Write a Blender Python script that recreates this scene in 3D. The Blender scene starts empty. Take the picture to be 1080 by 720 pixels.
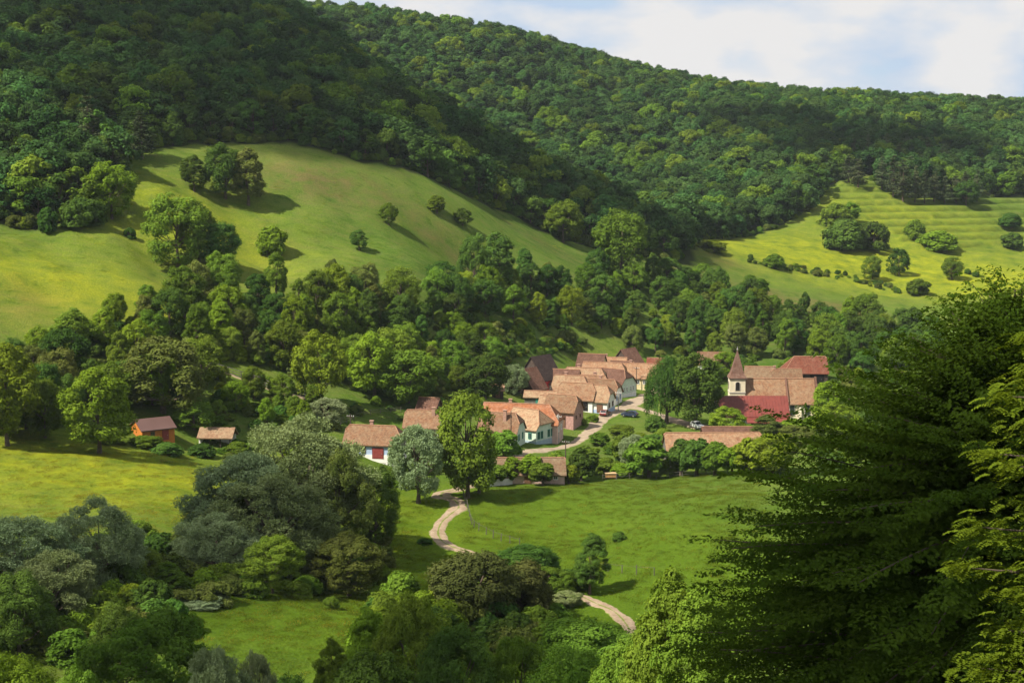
import bpy, math, random
import numpy as np
from mathutils import Vector, Matrix

R = math.radians
random.seed(7)
rng = np.random.default_rng(7)
scene = bpy.context.scene
col = scene.collection

# ------------------------------------------------------------------ camera, sky, sun
CAM_Z = 62.0
LENS = 50.0
DENOISE = True
HAZE = 0.00005              # density of the air, per metre
F = 1080 * LENS / 36.0          # focal length in pixels of the 1080 px wide photograph
PITCH = math.atan(180.0 / F)
cam_d = bpy.data.cameras.new("camera")
cam_d.lens = LENS
cam_d.sensor_width = 36.0
cam_d.clip_start = 0.5
cam_d.clip_end = 20000
cam = bpy.data.objects.new("camera", cam_d)
col.objects.link(cam)
cam.location = (0, 0, CAM_Z)
cam.rotation_euler = (math.pi / 2 - PITCH, 0, 0)
scene.camera = cam

SUN_EL = R(50)
SUN_AZ = R(-118)                # compass style: 0 = +Y, positive towards +X
SUN = Vector((math.sin(SUN_AZ) * math.cos(SUN_EL), math.cos(SUN_AZ) * math.cos(SUN_EL), math.sin(SUN_EL)))
sun_d = bpy.data.lights.new("sun", 'SUN')
sun_d.energy = 5.0
sun_d.angle = R(0.53)
sun_d.color = (1.0, 0.93, 0.80)
sun = bpy.data.objects.new("sun", sun_d)
col.objects.link(sun)
sun.rotation_euler = SUN.to_track_quat('Z', 'Y').to_euler()

world = bpy.data.worlds.new("World")
scene.world = world
world.use_nodes = True
wt = world.node_tree
wt.nodes.clear()
w_out = wt.nodes.new("ShaderNodeOutputWorld")
w_bg = wt.nodes.new("ShaderNodeBackground")
w_bg.inputs[1].default_value = 0.076
w_sky = wt.nodes.new("ShaderNodeTexSky")
w_sky.sky_type = 'NISHITA'
w_sky.sun_disc = False
w_sky.sun_elevation = SUN_EL
w_sky.sun_rotation = SUN_AZ
w_sky.altitude = 400
w_tc = wt.nodes.new("ShaderNodeTexCoord")
w_map = wt.nodes.new("ShaderNodeMapping")
w_map.inputs['Scale'].default_value = (1.0, 1.0, 2.3)
w_map.inputs['Location'].default_value = (0.35, 0.1, 0.22)
w_noise = wt.nodes.new("ShaderNodeTexNoise")
w_noise.inputs['Scale'].default_value = 4.0
w_noise.inputs['Detail'].default_value = 7
w_noise.inputs['Roughness'].default_value = 0.52
w_ramp = wt.nodes.new("ShaderNodeValToRGB")
w_ramp.color_ramp.elements[0].position = 0.26
w_ramp.color_ramp.elements[1].position = 0.42
w_mix = wt.nodes.new("ShaderNodeMix")
w_mix.data_type = 'RGBA'
w_n2 = wt.nodes.new("ShaderNodeTexNoise")
w_n2.inputs['Scale'].default_value = 8.0
w_n2.inputs['Detail'].default_value = 6
w_r2 = wt.nodes.new("ShaderNodeValToRGB")
w_r2.color_ramp.elements[0].position = 0.40
w_r2.color_ramp.elements[0].color = (3.45, 4.3, 5.5, 1)
w_r2.color_ramp.elements[1].position = 0.55
w_r2.color_ramp.elements[1].color = (5.6, 5.5, 5.45, 1)
wt.links.new(w_map.outputs[0], w_n2.inputs['Vector'])
wt.links.new(w_n2.outputs[0], w_r2.inputs[0])
wt.links.new(w_r2.outputs[0], w_mix.inputs['B'])
wt.links.new(w_tc.outputs['Generated'], w_map.inputs['Vector'])
wt.links.new(w_map.outputs[0], w_noise.inputs['Vector'])
wt.links.new(w_noise.outputs[0], w_ramp.inputs[0])
wt.links.new(w_ramp.outputs[0], w_mix.inputs['Factor'])
wt.links.new(w_sky.outputs[0], w_mix.inputs['A'])
wt.links.new(w_mix.outputs['Result'], w_bg.inputs[0])
wt.links.new(w_bg.outputs[0], w_out.inputs[0])

vs = scene.view_settings
vs.view_transform = 'Standard'
vs.look = 'None'
vs.exposure = 0.98
vs.gamma = 1.0
vs.use_curve_mapping = False
cy = scene.cycles
cy.max_bounces = 5
cy.diffuse_bounces = 2
cy.glossy_bounces = 1
cy.transmission_bounces = 3
cy.transparent_max_bounces = 24
cy.volume_bounces = 0
cy.use_denoising = DENOISE
cy.sample_clamp_indirect = 4.0
cy.denoising_prefilter = 'ACCURATE'

# ------------------------------------------------------------------ pixel <-> world
CP, SP = math.cos(PITCH), math.sin(PITCH)

def ray(u, v):
    dx = (u - 540.0) / F
    dy = -(v - 360.0) / F
    return np.array((dx, CP + dy * SP, -SP + dy * CP))

def pt(u, v, Y):
    d = ray(u, v)
    t = Y / d[1]
    return (d[0] * t, Y, d[2] * t)

def project(x, y, z):
    zr = z - CAM_Z
    depth = y * CP - zr * SP
    depth = np.where(np.abs(depth) < 1e-3, 1e-3, depth)
    up = y * SP + zr * CP
    return 540 + F * x / depth, 360 - F * up / depth, depth

# ------------------------------------------------------------------ the terrain
ctrl = [(0, 0, -2), (-40, 0, 0), (40, 0, 1), (0, 20, -11.5), (-60, 20, -8), (60, 20, -8), (0, 50, -25), (-60, 50, -26),
        (60, 50, -22), (0, 100, -45), (-80, 100, -42), (80, 100, -36), (0, 140, -54), (-40, 140, -50), (60, 140, -50),
        (100, 190, -47), (0, -60, 12), (-150, -40, 10), (150, -40, 14), (250, 300, -46), (300, 500, -42), (200, 200, -36),
        (150, 100, -24), (-350, 300, -10), (-300, 200, -24), (-200, 100, -22), (-420, 500, 55), (-500, 700, 95),
        (0, 1300, 70), (-500, 1100, 110), (600, 1300, 40), (0, 1800, 30), (800, 900, 20), (600, 600, -20), (500, 300, -20),
        (-300, 800, 95), (-200, 1800, 40), (1000, 1800, 20), (-1000, 600, 60), (-700, 200, 20), (400, 750, 0)]
for u, v, Y in [
        (300, 635, 165), (230, 650, 155), (370, 690, 148), (300, 720, 140),
        (480, 545, 245), (465, 565, 232), (490, 582, 222), (620, 635, 185), (660, 672, 170), (430, 560, 235), (400, 590, 215),
        (500, 510, 272), (640, 506, 282), (780, 504, 268), (640, 560, 235), (700, 560, 225), (760, 540, 225), (740, 600, 190), (650, 630, 186),
        (470, 520, 262), (540, 475, 300), (600, 465, 318), (650, 430, 360), (680, 420, 378), (735, 450, 335), (800, 455, 330),
        (760, 480, 300), (850, 440, 355), (870, 400, 410), (620, 385, 420), (560, 410, 375), (400, 485, 290), (440, 465, 305),
        (240, 470, 285), (160, 463, 275), (103, 475, 255), (0, 465, 250), (0, 530, 215), (100, 520, 225), (190, 500, 245),
        (180, 560, 205), (60, 600, 180), (130, 680, 140), (330, 460, 290), (330, 420, 315), (230, 392, 310), (280, 405, 315),
        (0, 400, 285), (30, 310, 325), (0, 270, 345), (100, 260, 365), (120, 200, 400), (190, 170, 430), (0, 220, 385),
        (170, 290, 360), (290, 270, 400), (300, 160, 455), (380, 175, 460), (400, 240, 425), (470, 210, 465), (400, 300, 385),
        (300, 340, 350), (200, 340, 335), (540, 240, 490), (600, 262, 505), (500, 290, 440), (560, 330, 420), (620, 330, 440),
        (650, 290, 490), (700, 330, 470), (720, 270, 545),
        (900, 190, 740), (850, 222, 680), (1000, 195, 760), (1080, 207, 760), (960, 260, 640), (1080, 265, 650), (800, 265, 590),
        (900, 300, 570), (1000, 300, 580), (980, 330, 530), (1080, 330, 530), (860, 306, 545), (780, 292, 545), (800, 350, 470),
        (900, 370, 460), (740, 262, 570)]:
    ctrl.append(pt(u, v, Y))

def atuz(u, Y, z):
    ctrl.append(((u - 540.0) / F * (Y * CP - z * SP), Y, z))
for u, Y, z in [(0, 480, 22), (0, 560, 52), (0, 660, 82), (-200, 480, 40), (200, 520, 30), (200, 600, 55), (200, 700, 76), (300, 700, 67),
                (420, 650, 28), (520, 600, 3), (640, 560, -19), (700, 548, -31), (420, 770, 10), (520, 700, -14), (640, 650, -30),
                (300, 850, 50), (380, 1000, 97), (560, 1000, 78), (700, 1000, 51), (800, 980, 39), (940, 990, 37), (1080, 1000, 34), (1250, 1000, 33),
                (500, 850, 24), (650, 760, -14), (720, 660, -29), (640, 880, 28), (800, 800, 3), (900, 850, 18), (1050, 860, 15)]:
    atuz(u, Y, z)
ctrl = np.array(ctrl, float)
C_S = 100.0

def tps_k(d2):
    return 0.5 * d2 * np.log(np.maximum(d2, 1e-12))
_X = ctrl[:, :2] / C_S
_n = len(_X)
_K = tps_k(((_X[:, None] - _X[None]) ** 2).sum(-1)) + np.eye(_n) * 0.004
_P = np.c_[np.ones(_n), _X]
_A = np.zeros((_n + 3, _n + 3))
_A[:_n, :_n] = _K
_A[:_n, _n:] = _P
_A[_n:, :_n] = _P.T
_W = np.linalg.solve(_A, np.r_[ctrl[:, 2], 0, 0, 0])

TERR_PIX = np.array([(868, 232), (885, 190), (925, 186), (962, 208), (1080, 205), (1110, 250), (1020, 262), (960, 262), (930, 240)], float)

def in_poly(u, v, poly):
    u = np.asarray(u, float)
    v = np.asarray(v, float)
    inside = np.zeros(u.shape, bool)
    j = len(poly) - 1
    for i in range(len(poly)):
        xi, yi = poly[i]
        xj, yj = poly[j]
        c = ((yi > v) != (yj > v)) & (u < (xj - xi) * (v - yi) / (yj - yi + 1e-12) + xi)
        inside ^= c
        j = i
    return inside

def height(x, y):
    x = np.asarray(x, float).ravel()
    y = np.asarray(y, float).ravel()
    out = np.empty(len(x))
    for a in range(0, len(x), 20000):
        q = np.c_[x[a:a + 20000], y[a:a + 20000]]
        q[:, 0] = np.clip(q[:, 0], -1100, 1100)
        q[:, 1] = np.clip(q[:, 1], -80, 1900)
        q = q / C_S
        k = tps_k(((q[:, None] - _X[None]) ** 2).sum(-1))
        out[a:a + 20000] = k @ _W[:_n] + _W[_n] + q @ _W[_n + 1:]
    z = out + CAM_Z
    far = np.clip((y - 60) / 80, 0, 1)
    z = z + far * (0.42 * np.sin(x * .21 + 1.3 * np.sin(y * .11)) * np.sin(y * .17 + .9 * np.sin(x * .13)) + 0.12 * np.sin(x * .61 + y * .23) * np.sin(y * .53 - x * .19))
    # humps and gullies of the left pasture, the swell of the field below the village
    hump = np.exp(-((x + 95) / 70) ** 2 - ((y - 385) / 75) ** 2)
    z = z + hump * (1.0 * np.sin(x * .16 + y * .07 + 1.5 * np.sin(y * .05)) + .7 * np.sin(y * .21 - x * .12 + 1.2 * np.sin(x * .07)) + .35 * np.sin(x * .43 + y * .31))
    z = z + 1.2 * np.exp(-((x - 13) / 24) ** 2 - ((y - 262) / 13) ** 2) + 2.4 * np.exp(-((x - 29) / 11) ** 2 - ((y - 228) / 24) ** 2) - 1.0 * np.exp(-((x - 9) / 10) ** 2 - ((y - 232) / 16) ** 2)
    # old field terraces on the far slope
    u, v, _ = project(x, y, z)
    m = in_poly(u, v, TERR_PIX) & (y > 560) & (y < 800)
    if m.any():
        t = z[m] / 3.0
        fl = np.floor(t)
        fr = t - fl
        s = np.clip(fr / 0.30, 0, 1)
        z[m] = (fl + .8 * s * s * (3 - 2 * s) + .2 * fr) * 3.0
    return z

def h1(x, y):
    return float(height([x], [y])[0])

_YS = np.r_[np.arange(60, 900, 1.0), np.arange(900, 1600, 4.0)]
def gp(u, v):
    """where the sight line of a photo pixel meets the ground"""
    d = ray(u, v)
    t = _YS / d[1]
    x = d[0] * t
    z = CAM_Z + d[2] * t
    g = height(x, _YS)
    k = np.argmax(z < g)
    if not (z < g).any():
        k = len(_YS) - 1
    return float(x[k]), float(_YS[k]), float(g[k])

def at(u, Y):
    x = (u - 540.0) / F * Y
    for _ in range(3):
        z = h1(x, Y)
        x = (u - 540.0) / F * (Y * CP - (z - CAM_Z) * SP)
    return x, Y, h1(x, Y)

def depth_of(p):
    return p[1] * CP - (p[2] - CAM_Z) * SP

# ------------------------------------------------------------------ node material helpers
MATS = {}
def new_mat(name):
    m = bpy.data.materials.new(name)
    m.use_nodes = True
    nt = m.node_tree
    nt.nodes.clear()
    out = nt.nodes.new("ShaderNodeOutputMaterial")
    return m, nt, out

def N(nt, t, **kw):
    n = nt.nodes.new(t)
    for k, v in kw.items():
        if k in n.inputs.keys():
            n.inputs[k].default_value = v
        else:
            setattr(n, k, v)
    return n

def ramp(nt, fac, stops):
    r = nt.nodes.new("ShaderNodeValToRGB")
    e = r.color_ramp.elements
    while len(e) < len(stops):
        e.new(0.5)
    for i, (p, c) in enumerate(stops):
        e[i].position = p
        e[i].color = (c[0], c[1], c[2], 1) if len(c) == 3 else c
    nt.links.new(fac, r.inputs[0])
    return r.outputs[0]

def mixc(nt, fac, a, b, mode='MIX'):
    m = nt.nodes.new("ShaderNodeMix")
    m.data_type = 'RGBA'
    m.blend_type = mode
    for s, val in (('Factor', fac), ('A', a), ('B', b)):
        if hasattr(val, 'is_linked') or hasattr(val, 'links'):
            nt.links.new(val, m.inputs[s])
        else:
            m.inputs[s].default_value = val if s == 'Factor' else (val[0], val[1], val[2], 1)
    return m.outputs['Result']

def simple(name, c, rough=0.8, var=0.15, scale=1.2, spec=0.2, metal=0.0, c2=None):
    """a weathered matt surface: base colour broken up by two sizes of noise"""
    if name in MATS:
        return MATS[name]
    m, nt, out = new_mat(name)
    tc = N(nt, "ShaderNodeTexCoord")
    n1 = N(nt, "ShaderNodeTexNoise", Scale=scale, Detail=6.0, Roughness=0.6)
    nt.links.new(tc.outputs['Object'], n1.inputs['Vector'])
    lo = tuple(x * (1 - var * 1.6) for x in c)
    hi = tuple(min(1, x * (1 + var)) for x in (c2 or c))
    cc = ramp(nt, n1.outputs[0], [(0.3, lo), (0.7, hi)])
    p = N(nt, "ShaderNodeBsdfPrincipled")
    p.inputs['Roughness'].default_value = rough
    p.inputs['Specular IOR Level'].default_value = spec
    p.inputs['Metallic'].default_value = metal
    nt.links.new(cc, p.inputs['Base Color'])
    nt.links.new(p.outputs[0], out.inputs[0])
    MATS[name] = m
    return m

def tile_mat(name, a, b, lichen, amount=0.5):
    """old clay tiles: single tiles differ, courses run along the eaves, lichen in patches"""
    m, nt, out = new_mat(name)
    tc = N(nt, "ShaderNodeTexCoord")
    oi = N(nt, "ShaderNodeObjectInfo")
    addv = N(nt, "ShaderNodeVectorMath", operation='ADD')
    comb = N(nt, "ShaderNodeCombineXYZ")
    mul = N(nt, "ShaderNodeMath", operation='MULTIPLY')
    mul.inputs[1].default_value = 57.0
    nt.links.new(oi.outputs['Random'], mul.inputs[0])
    nt.links.new(mul.outputs[0], comb.inputs[0])
    nt.links.new(tc.outputs['Object'], addv.inputs[0])
    nt.links.new(comb.outputs[0], addv.inputs[1])
    v = addv.outputs[0]
    vo = N(nt, "ShaderNodeTexVoronoi", Scale=3.4)
    nt.links.new(v, vo.inputs['Vector'])
    n1 = N(nt, "ShaderNodeTexNoise", Scale=0.8, Detail=8.0, Roughness=0.75)
    nt.links.new(v, n1.inputs['Vector'])
    sep = N(nt, "ShaderNodeSeparateColor")
    nt.links.new(vo.outputs['Color'], sep.inputs[0])
    c1 = mixc(nt, sep.outputs[0], a, b)
    lf = ramp(nt, n1.outputs[0], [(0.5 - amount * 0.25, (0, 0, 0)), (0.75 - amount * .1, (1, 1, 1))])
    c2 = mixc(nt, lf, c1, lichen)
    n2 = N(nt, "ShaderNodeTexNoise", Scale=2.2, Detail=6.0, Roughness=.7)
    nt.links.new(v, n2.inputs['Vector'])
    st = ramp(nt, n2.outputs[0], [(0.35, (0.55, 0.5, 0.5)), (0.55, (1, 1, 1))])
    c3 = mixc(nt, 0.75, c2, st, 'MULTIPLY')
    hv = N(nt, "ShaderNodeHueSaturation")
    mr = N(nt, "ShaderNodeMapRange")
    mr.inputs['To Min'].default_value = 0.62
    mr.inputs['To Max'].default_value = 1.14
    nt.links.new(oi.outputs['Random'], mr.inputs['Value'])
    nt.links.new(mr.outputs[0], hv.inputs['Value'])
    nt.links.new(c3, hv.inputs['Color'])
    c3 = hv.outputs[0]
    # tile courses as relief
    sepx = N(nt, "ShaderNodeSeparateXYZ")
    nt.links.new(tc.outputs['Object'], sepx.inputs[0])
    mm = N(nt, "ShaderNodeMath", operation='MULTIPLY')
    mm.inputs[1].default_value = 4.0
    nt.links.new(sepx.outputs[2], mm.inputs[0])
    fr = N(nt, "ShaderNodeMath", operation='FRACT')
    nt.links.new(mm.outputs[0], fr.inputs[0])
    ad = N(nt, "ShaderNodeMath", operation='ADD')
    nt.links.new(fr.outputs[0], ad.inputs[0])
    nt.links.new(sep.outputs[1], ad.inputs[1])
    bp = N(nt, "ShaderNodeBump", Strength=0.55, Distance=0.08)
    nt.links.new(ad.outputs[0], bp.inputs['Height'])
    p = N(nt, "ShaderNodeBsdfPrincipled", Roughness=0.85)
    p.inputs['Specular IOR Level'].default_value = 0.15
    nt.links.new(c3, p.inputs['Base Color'])
    nt.links.new(bp.outputs[0], p.inputs['Normal'])
    nt.links.new(p.outputs[0], out.inputs[0])
    MATS[name] = m
    return m

def leaf_mat(name, c, c2, trans=0.35, var=0.28, warm=None):
    """foliage: colour differs from tree to tree, from clump to clump and from leaf to leaf"""
    m, nt, out = new_mat(name)
    oi = N(nt, "ShaderNodeObjectInfo")
    geo = N(nt, "ShaderNodeNewGeometry")
    tc = N(nt, "ShaderNodeTexCoord")
    n1 = N(nt, "ShaderNodeTexNoise", Scale=0.45, Detail=3.0)
    nt.links.new(tc.outputs['Object'], n1.inputs['Vector'])
    f = ramp(nt, n1.outputs[0], [(0.32, (0, 0, 0)), (0.68, (1, 1, 1))])
    base = mixc(nt, f, c, c2)
    hsv = N(nt, "ShaderNodeHueSaturation")
    mr = N(nt, "ShaderNodeMapRange")
    mr.inputs['To Min'].default_value = 0.474
    mr.inputs['To Max'].default_value = 0.510
    nt.links.new(oi.outputs['Random'], mr.inputs['Value'])
    nt.links.new(mr.outputs[0], hsv.inputs['Hue'])
    # tree brightness * leaf brightness
    w = N(nt, "ShaderNodeMath", operation='MULTIPLY')
    w.inputs[1].default_value = 7.31
    nt.links.new(oi.outputs['Random'], w.inputs[0])
    fr = N(nt, "ShaderNodeMath", operation='FRACT')
    nt.links.new(w.outputs[0], fr.inputs[0])
    m1 = N(nt, "ShaderNodeMapRange")
    m1.inputs['To Min'].default_value = 1 - var
    m1.inputs['To Max'].default_value = 1 + var
    nt.links.new(fr.outputs[0], m1.inputs['Value'])
    m2 = N(nt, "ShaderNodeMapRange")
    m2.inputs['To Min'].default_value = 0.80
    m2.inputs['To Max'].default_value = 1.20
    nt.links.new(geo.outputs['Random Per Island'], m2.inputs['Value'])
    mu = N(nt, "ShaderNodeMath", operation='MULTIPLY')
    nt.links.new(m1.outputs[0], mu.inputs[0])
    nt.links.new(m2.outputs[0], mu.inputs[1])
    nt.links.new(mu.outputs[0], hsv.inputs['Value'])
    nt.links.new(base, hsv.inputs['Color'])
    colr = hsv.outputs[0]
    d = N(nt, "ShaderNodeBsdfDiffuse")
    t = N(nt, "ShaderNodeBsdfTranslucent")
    nt.links.new(colr, d.inputs[0])
    tcol = mixc(nt, 0.6, colr, (1.25, 1.1, 0.45), 'MULTIPLY')
    nt.links.new(tcol, t.inputs[0])
    mx = N(nt, "ShaderNodeMixShader")
    mx.inputs[0].default_value = trans
    nt.links.new(d.outputs[0], mx.inputs[1])
    nt.links.new(t.outputs[0], mx.inputs[2])
    nt.links.new(mx.outputs[0], out.inputs[0])
    MATS[name] = m
    return m

LEAF = dict(
    dark=leaf_mat('leaf_dark', (0.050, 0.108, 0.018), (0.076, 0.142, 0.024), .32),
    mid=leaf_mat('leaf_mid', (0.086, 0.160, 0.017), (0.132, 0.215, 0.026), .38),
    bright=leaf_mat('leaf_bright', (0.122, 0.201, 0.015), (0.171, 0.262, 0.024), .38, .2),
    olive=leaf_mat('leaf_olive', (0.090, 0.129, 0.024), (0.128, 0.161, 0.039), .30),
    brown=leaf_mat('leaf_brown', (0.078, 0.098, 0.026), (0.110, 0.128, 0.036), .25),
    silver=leaf_mat('leaf_silver', (0.185, 0.255, 0.115), (0.255, 0.330, 0.170), .25, .12),
    willow=leaf_mat('leaf_willow', (0.150, 0.215, 0.078), (0.210, 0.275, 0.115), .25, .15),
    forest=leaf_mat('leaf_forest', (0.032, 0.080, 0.021), (0.058, 0.120, 0.030), .30, .42),
    pine=leaf_mat('leaf_pine', (0.056, 0.088, 0.034), (0.092, 0.112, 0.052), .15, .3),
    horn=leaf_mat('leaf_hornbeam', (0.034, 0.074, 0.008), (0.062, 0.112, 0.012), .34, .1),
    robinia=leaf_mat('leaf_robinia', (0.080, 0.135, 0.010), (0.110, 0.170, 0.014), .42, .1),
    elder=leaf_mat('leaf_elder', (0.104, 0.159, 0.037), (0.195, 0.232, 0.110), .25, .1),
)
BARK = simple('bark', (0.10, 0.075, 0.055), .95, .3, 3.0)

# ------------------------------------------------------------------ mesh helpers
def tag(o, label=None, cat=None, group=None, kind=None):
    if label: o['label'] = label
    if cat: o['category'] = cat
    if group: o['group'] = group
    if kind: o['kind'] = kind
    return o

def empty(name, loc, rz=0.0, scale=(1, 1, 1)):
    o = bpy.data.objects.new(name, None)
    o.empty_display_size = 0.5
    col.objects.link(o)
    o.location = loc
    o.rotation_euler = (0, 0, rz)
    o.scale = scale
    return o

def link(name, data, parent=None):
    o = bpy.data.objects.new(name, data)
    col.objects.link(o)
    if parent: o.parent = parent
    return o

def np_mesh(name, V, Q, mat, smooth=False):
    """mesh from a vertex array and a quad index array"""
    me = bpy.data.meshes.new(name)
    V = np.ascontiguousarray(V, np.float32)
    Q = np.ascontiguousarray(Q, np.int32)
    me.vertices.add(len(V))
    me.vertices.foreach_set("co", V.ravel())
    me.loops.add(Q.size)
    me.loops.foreach_set("vertex_index", Q.ravel())
    me.polygons.add(len(Q))
    me.polygons.foreach_set("loop_start", np.arange(0, Q.size, Q.shape[1], dtype=np.int32))
    if smooth:
        me.polygons.foreach_set("use_smooth", np.ones(len(Q), bool))
    me.update(calc_edges=True)
    if mat: me.materials.append(mat)
    return me

class MB:
    def __init__(s):
        s.v = []
        s.f = []
    def add(s, vs_, fs, M=None):
        b = len(s.v)
        for q in vs_:
            q = Vector(q)
            s.v.append(tuple(M @ q) if M is not None else tuple(q))
        for f in fs:
            s.f.append(tuple(b + i for i in f))
    def box(s, c, d, rz=0.0, M=None):
        x, y, z = d[0] / 2, d[1] / 2, d[2] / 2
        vs_ = [(-x, -y, -z), (x, -y, -z), (x, y, -z), (-x, y, -z), (-x, -y, z), (x, -y, z), (x, y, z), (-x, y, z)]
        fs = [(0, 3, 2, 1), (4, 5, 6, 7), (0, 1, 5, 4), (1, 2, 6, 5), (2, 3, 7, 6), (3, 0, 4, 7)]
        T = Matrix.Translation(c) @ Matrix.Rotation(rz, 4, 'Z')
        s.add(vs_, fs, (M @ T) if M is not None else T)
    def prism(s, poly, axis, a, b, M=None):
        """poly in the two other axes, extruded along axis from a to b"""
        def mk(p, q, t):
            return {'x': (t, p, q), 'y': (p, t, q), 'z': (p, q, t)}[axis]
        n = len(poly)
        vs_ = [mk(p, q, a) for p, q in poly] + [mk(p, q, b) for p, q in poly]
        fs = [tuple(range(n - 1, -1, -1)), tuple(range(n, 2 * n))] + [(i, (i + 1) % n, n + (i + 1) % n, n + i) for i in range(n)]
        s.add(vs_, fs, M)
    def tube(s, pts, rad, n=6, cap=True):
        pts = [Vector(p) for p in pts]
        rings = []
        for i, p in enumerate(pts):
            d = (pts[min(i + 1, len(pts) - 1)] - pts[max(i - 1, 0)]).normalized()
            a = d.orthogonal().normalized() if abs(d.z) < .95 else Vector((1, 0, 0)).cross(d).normalized()
            b = d.cross(a)
            r = rad[i] if hasattr(rad, '__len__') else rad
            rings.append([p + (a * math.cos(2 * math.pi * k / n) + b * math.sin(2 * math.pi * k / n)) * r for k in range(n)])
        vs_ = [q for r_ in rings for q in r_]
        fs = []
        for i in range(len(rings) - 1):
            for k in range(n):
                fs.append((i * n + k, i * n + (k + 1) % n, (i + 1) * n + (k + 1) % n, (i + 1) * n + k))
        if cap:
            fs.append(tuple(range(n - 1, -1, -1)))
            fs.append(tuple((len(rings) - 1) * n + k for k in range(n)))
        s.add(vs_, fs)
    def mesh(s, name, mat, fix=True):
        me = bpy.data.meshes.new(name)
        me.from_pydata(s.v, [], s.f)
        if mat: me.materials.append(mat)
        me.update()
        if fix:
            import bmesh
            bm = bmesh.new()
            bm.from_mesh(me)
            bmesh.ops.recalc_face_normals(bm, faces=bm.faces)
            bm.to_mesh(me)
            bm.free()
        return me
    def build(s, name, mat, parent=None):
        return link(name, s.mesh(name, mat), parent)

# ------------------------------------------------------------------ ground sheet
def frange(stops):
    o = []
    for a, b, st in stops:
        o += list(np.arange(a, b, st))
    return np.array(o)
gx = frange([(-3000, -1200, 300), (-1200, -420, 30), (-420, 420, 2.4), (420, 1200, 30), (1200, 3001, 300)])
gy = frange([(-1000, -200, 200), (-200, 60, 10), (60, 330, 2.0), (330, 560, 2.2), (560, 790, 1.5), (790, 1120, 5), (1120, 1900, 60), (1900, 4001, 350)])
GX, GY = np.meshgrid(gx, gy)
GZ = height(GX, GY)
nx, ny = len(gx), len(gy)
idx = np.arange(nx * ny).reshape(ny, nx)
Q = np.stack([idx[:-1, :-1], idx[:-1, 1:], idx[1:, 1:], idx[1:, :-1]], -1).reshape(-1, 4)
GV = np.c_[GX.ravel(), GY.ravel(), GZ]

NEAR_EDGE = [(-260, 262), (-150, 250), (0, 238), (60, 238), (108, 224), (128, 178), (150, 160), (230, 152), (300, 152), (380, 172), (470, 197), (540, 226), (600, 256), (650, 266), (700, 274), (732, 282)]
NEAR_CREST_U = [-260, 0, 300, 420, 520, 640, 700, 732]
NEAR_CREST_Y = [720, 720, 700, 650, 600, 565, 560, 560]
ne_u = np.array([p[0] for p in NEAR_EDGE], float)
ne_Y = np.array([gp(max(-140, u), v)[1] for u, v in NEAR_EDGE])
FAR_EDGE = [(740, 252), (800, 247), (850, 224), (876, 196), (905, 184), (935, 198), (970, 208), (1020, 204), (1080, 207), (1150, 210), (1300, 215)]
fe_u = np.array([250, 640, 700] + [p[0] for p in FAR_EDGE], float)
fe_Y = np.array([760, 690, 625] + [gp(min(u, 1120), v)[1] for u, v in FAR_EDGE])
print('near edge', [int(a) for a in ne_Y])
print('far edge', [int(a) for a in fe_Y])

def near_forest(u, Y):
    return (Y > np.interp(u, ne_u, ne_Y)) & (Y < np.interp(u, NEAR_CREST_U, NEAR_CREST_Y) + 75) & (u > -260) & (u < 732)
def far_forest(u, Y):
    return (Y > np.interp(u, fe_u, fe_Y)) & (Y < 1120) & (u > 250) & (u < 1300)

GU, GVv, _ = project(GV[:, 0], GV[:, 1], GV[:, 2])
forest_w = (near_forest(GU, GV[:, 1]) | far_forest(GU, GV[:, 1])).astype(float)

def blob(u, v, rx, ry, rot=0):
    p = gp(u, v)
    dx, dy = GV[:, 0] - p[0], GV[:, 1] - p[1]
    c, s = math.cos(rot), math.sin(rot)
    return np.exp(-(((dx * c + dy * s) / rx) ** 2 + ((-dx * s + dy * c) / ry) ** 2))
yellow = np.clip(blob(90, 500, 45, 26) + blob(40, 300, 40, 22) + .8 * blob(200, 240, 30, 25) + .9 * blob(900, 275, 120, 40) + .6 * blob(1000, 300, 90, 30) + .6 * blob(950, 225, 60, 40), 0, 1)
bare = np.clip(.6 * blob(345, 185, 25, 10, .3) + .5 * blob(330, 200, 20, 9) + .6 * blob(460, 250, 16, 8) + .8 * blob(820, 318, 40, 7, -.25)
               + .9 * blob(870, 322, 30, 8, -.3) + .6 * blob(760, 275, 14, 8) + .5 * blob(20, 320, 14, 12) + .4 * blob(560, 250, 14, 7), 0, 1)
_t = GV[:, 2] / 3.0
_scarp = ((_t - np.floor(_t)) < .45) * in_poly(GU, GVv, TERR_PIX)
lush = np.clip(_scarp * 1.0 + .8 * blob(560, 530, 40, 30) + .9 * blob(650, 600, 30, 30) + blob(430, 580, 30, 30) + blob(300, 660, 40, 20) + blob(620, 660, 30, 20) + .4 * blob(470, 270, 40, 20), 0, 1)
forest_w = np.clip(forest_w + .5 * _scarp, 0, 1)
cola = np.c_[yellow, bare, lush, forest_w].astype(np.float32)

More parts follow.
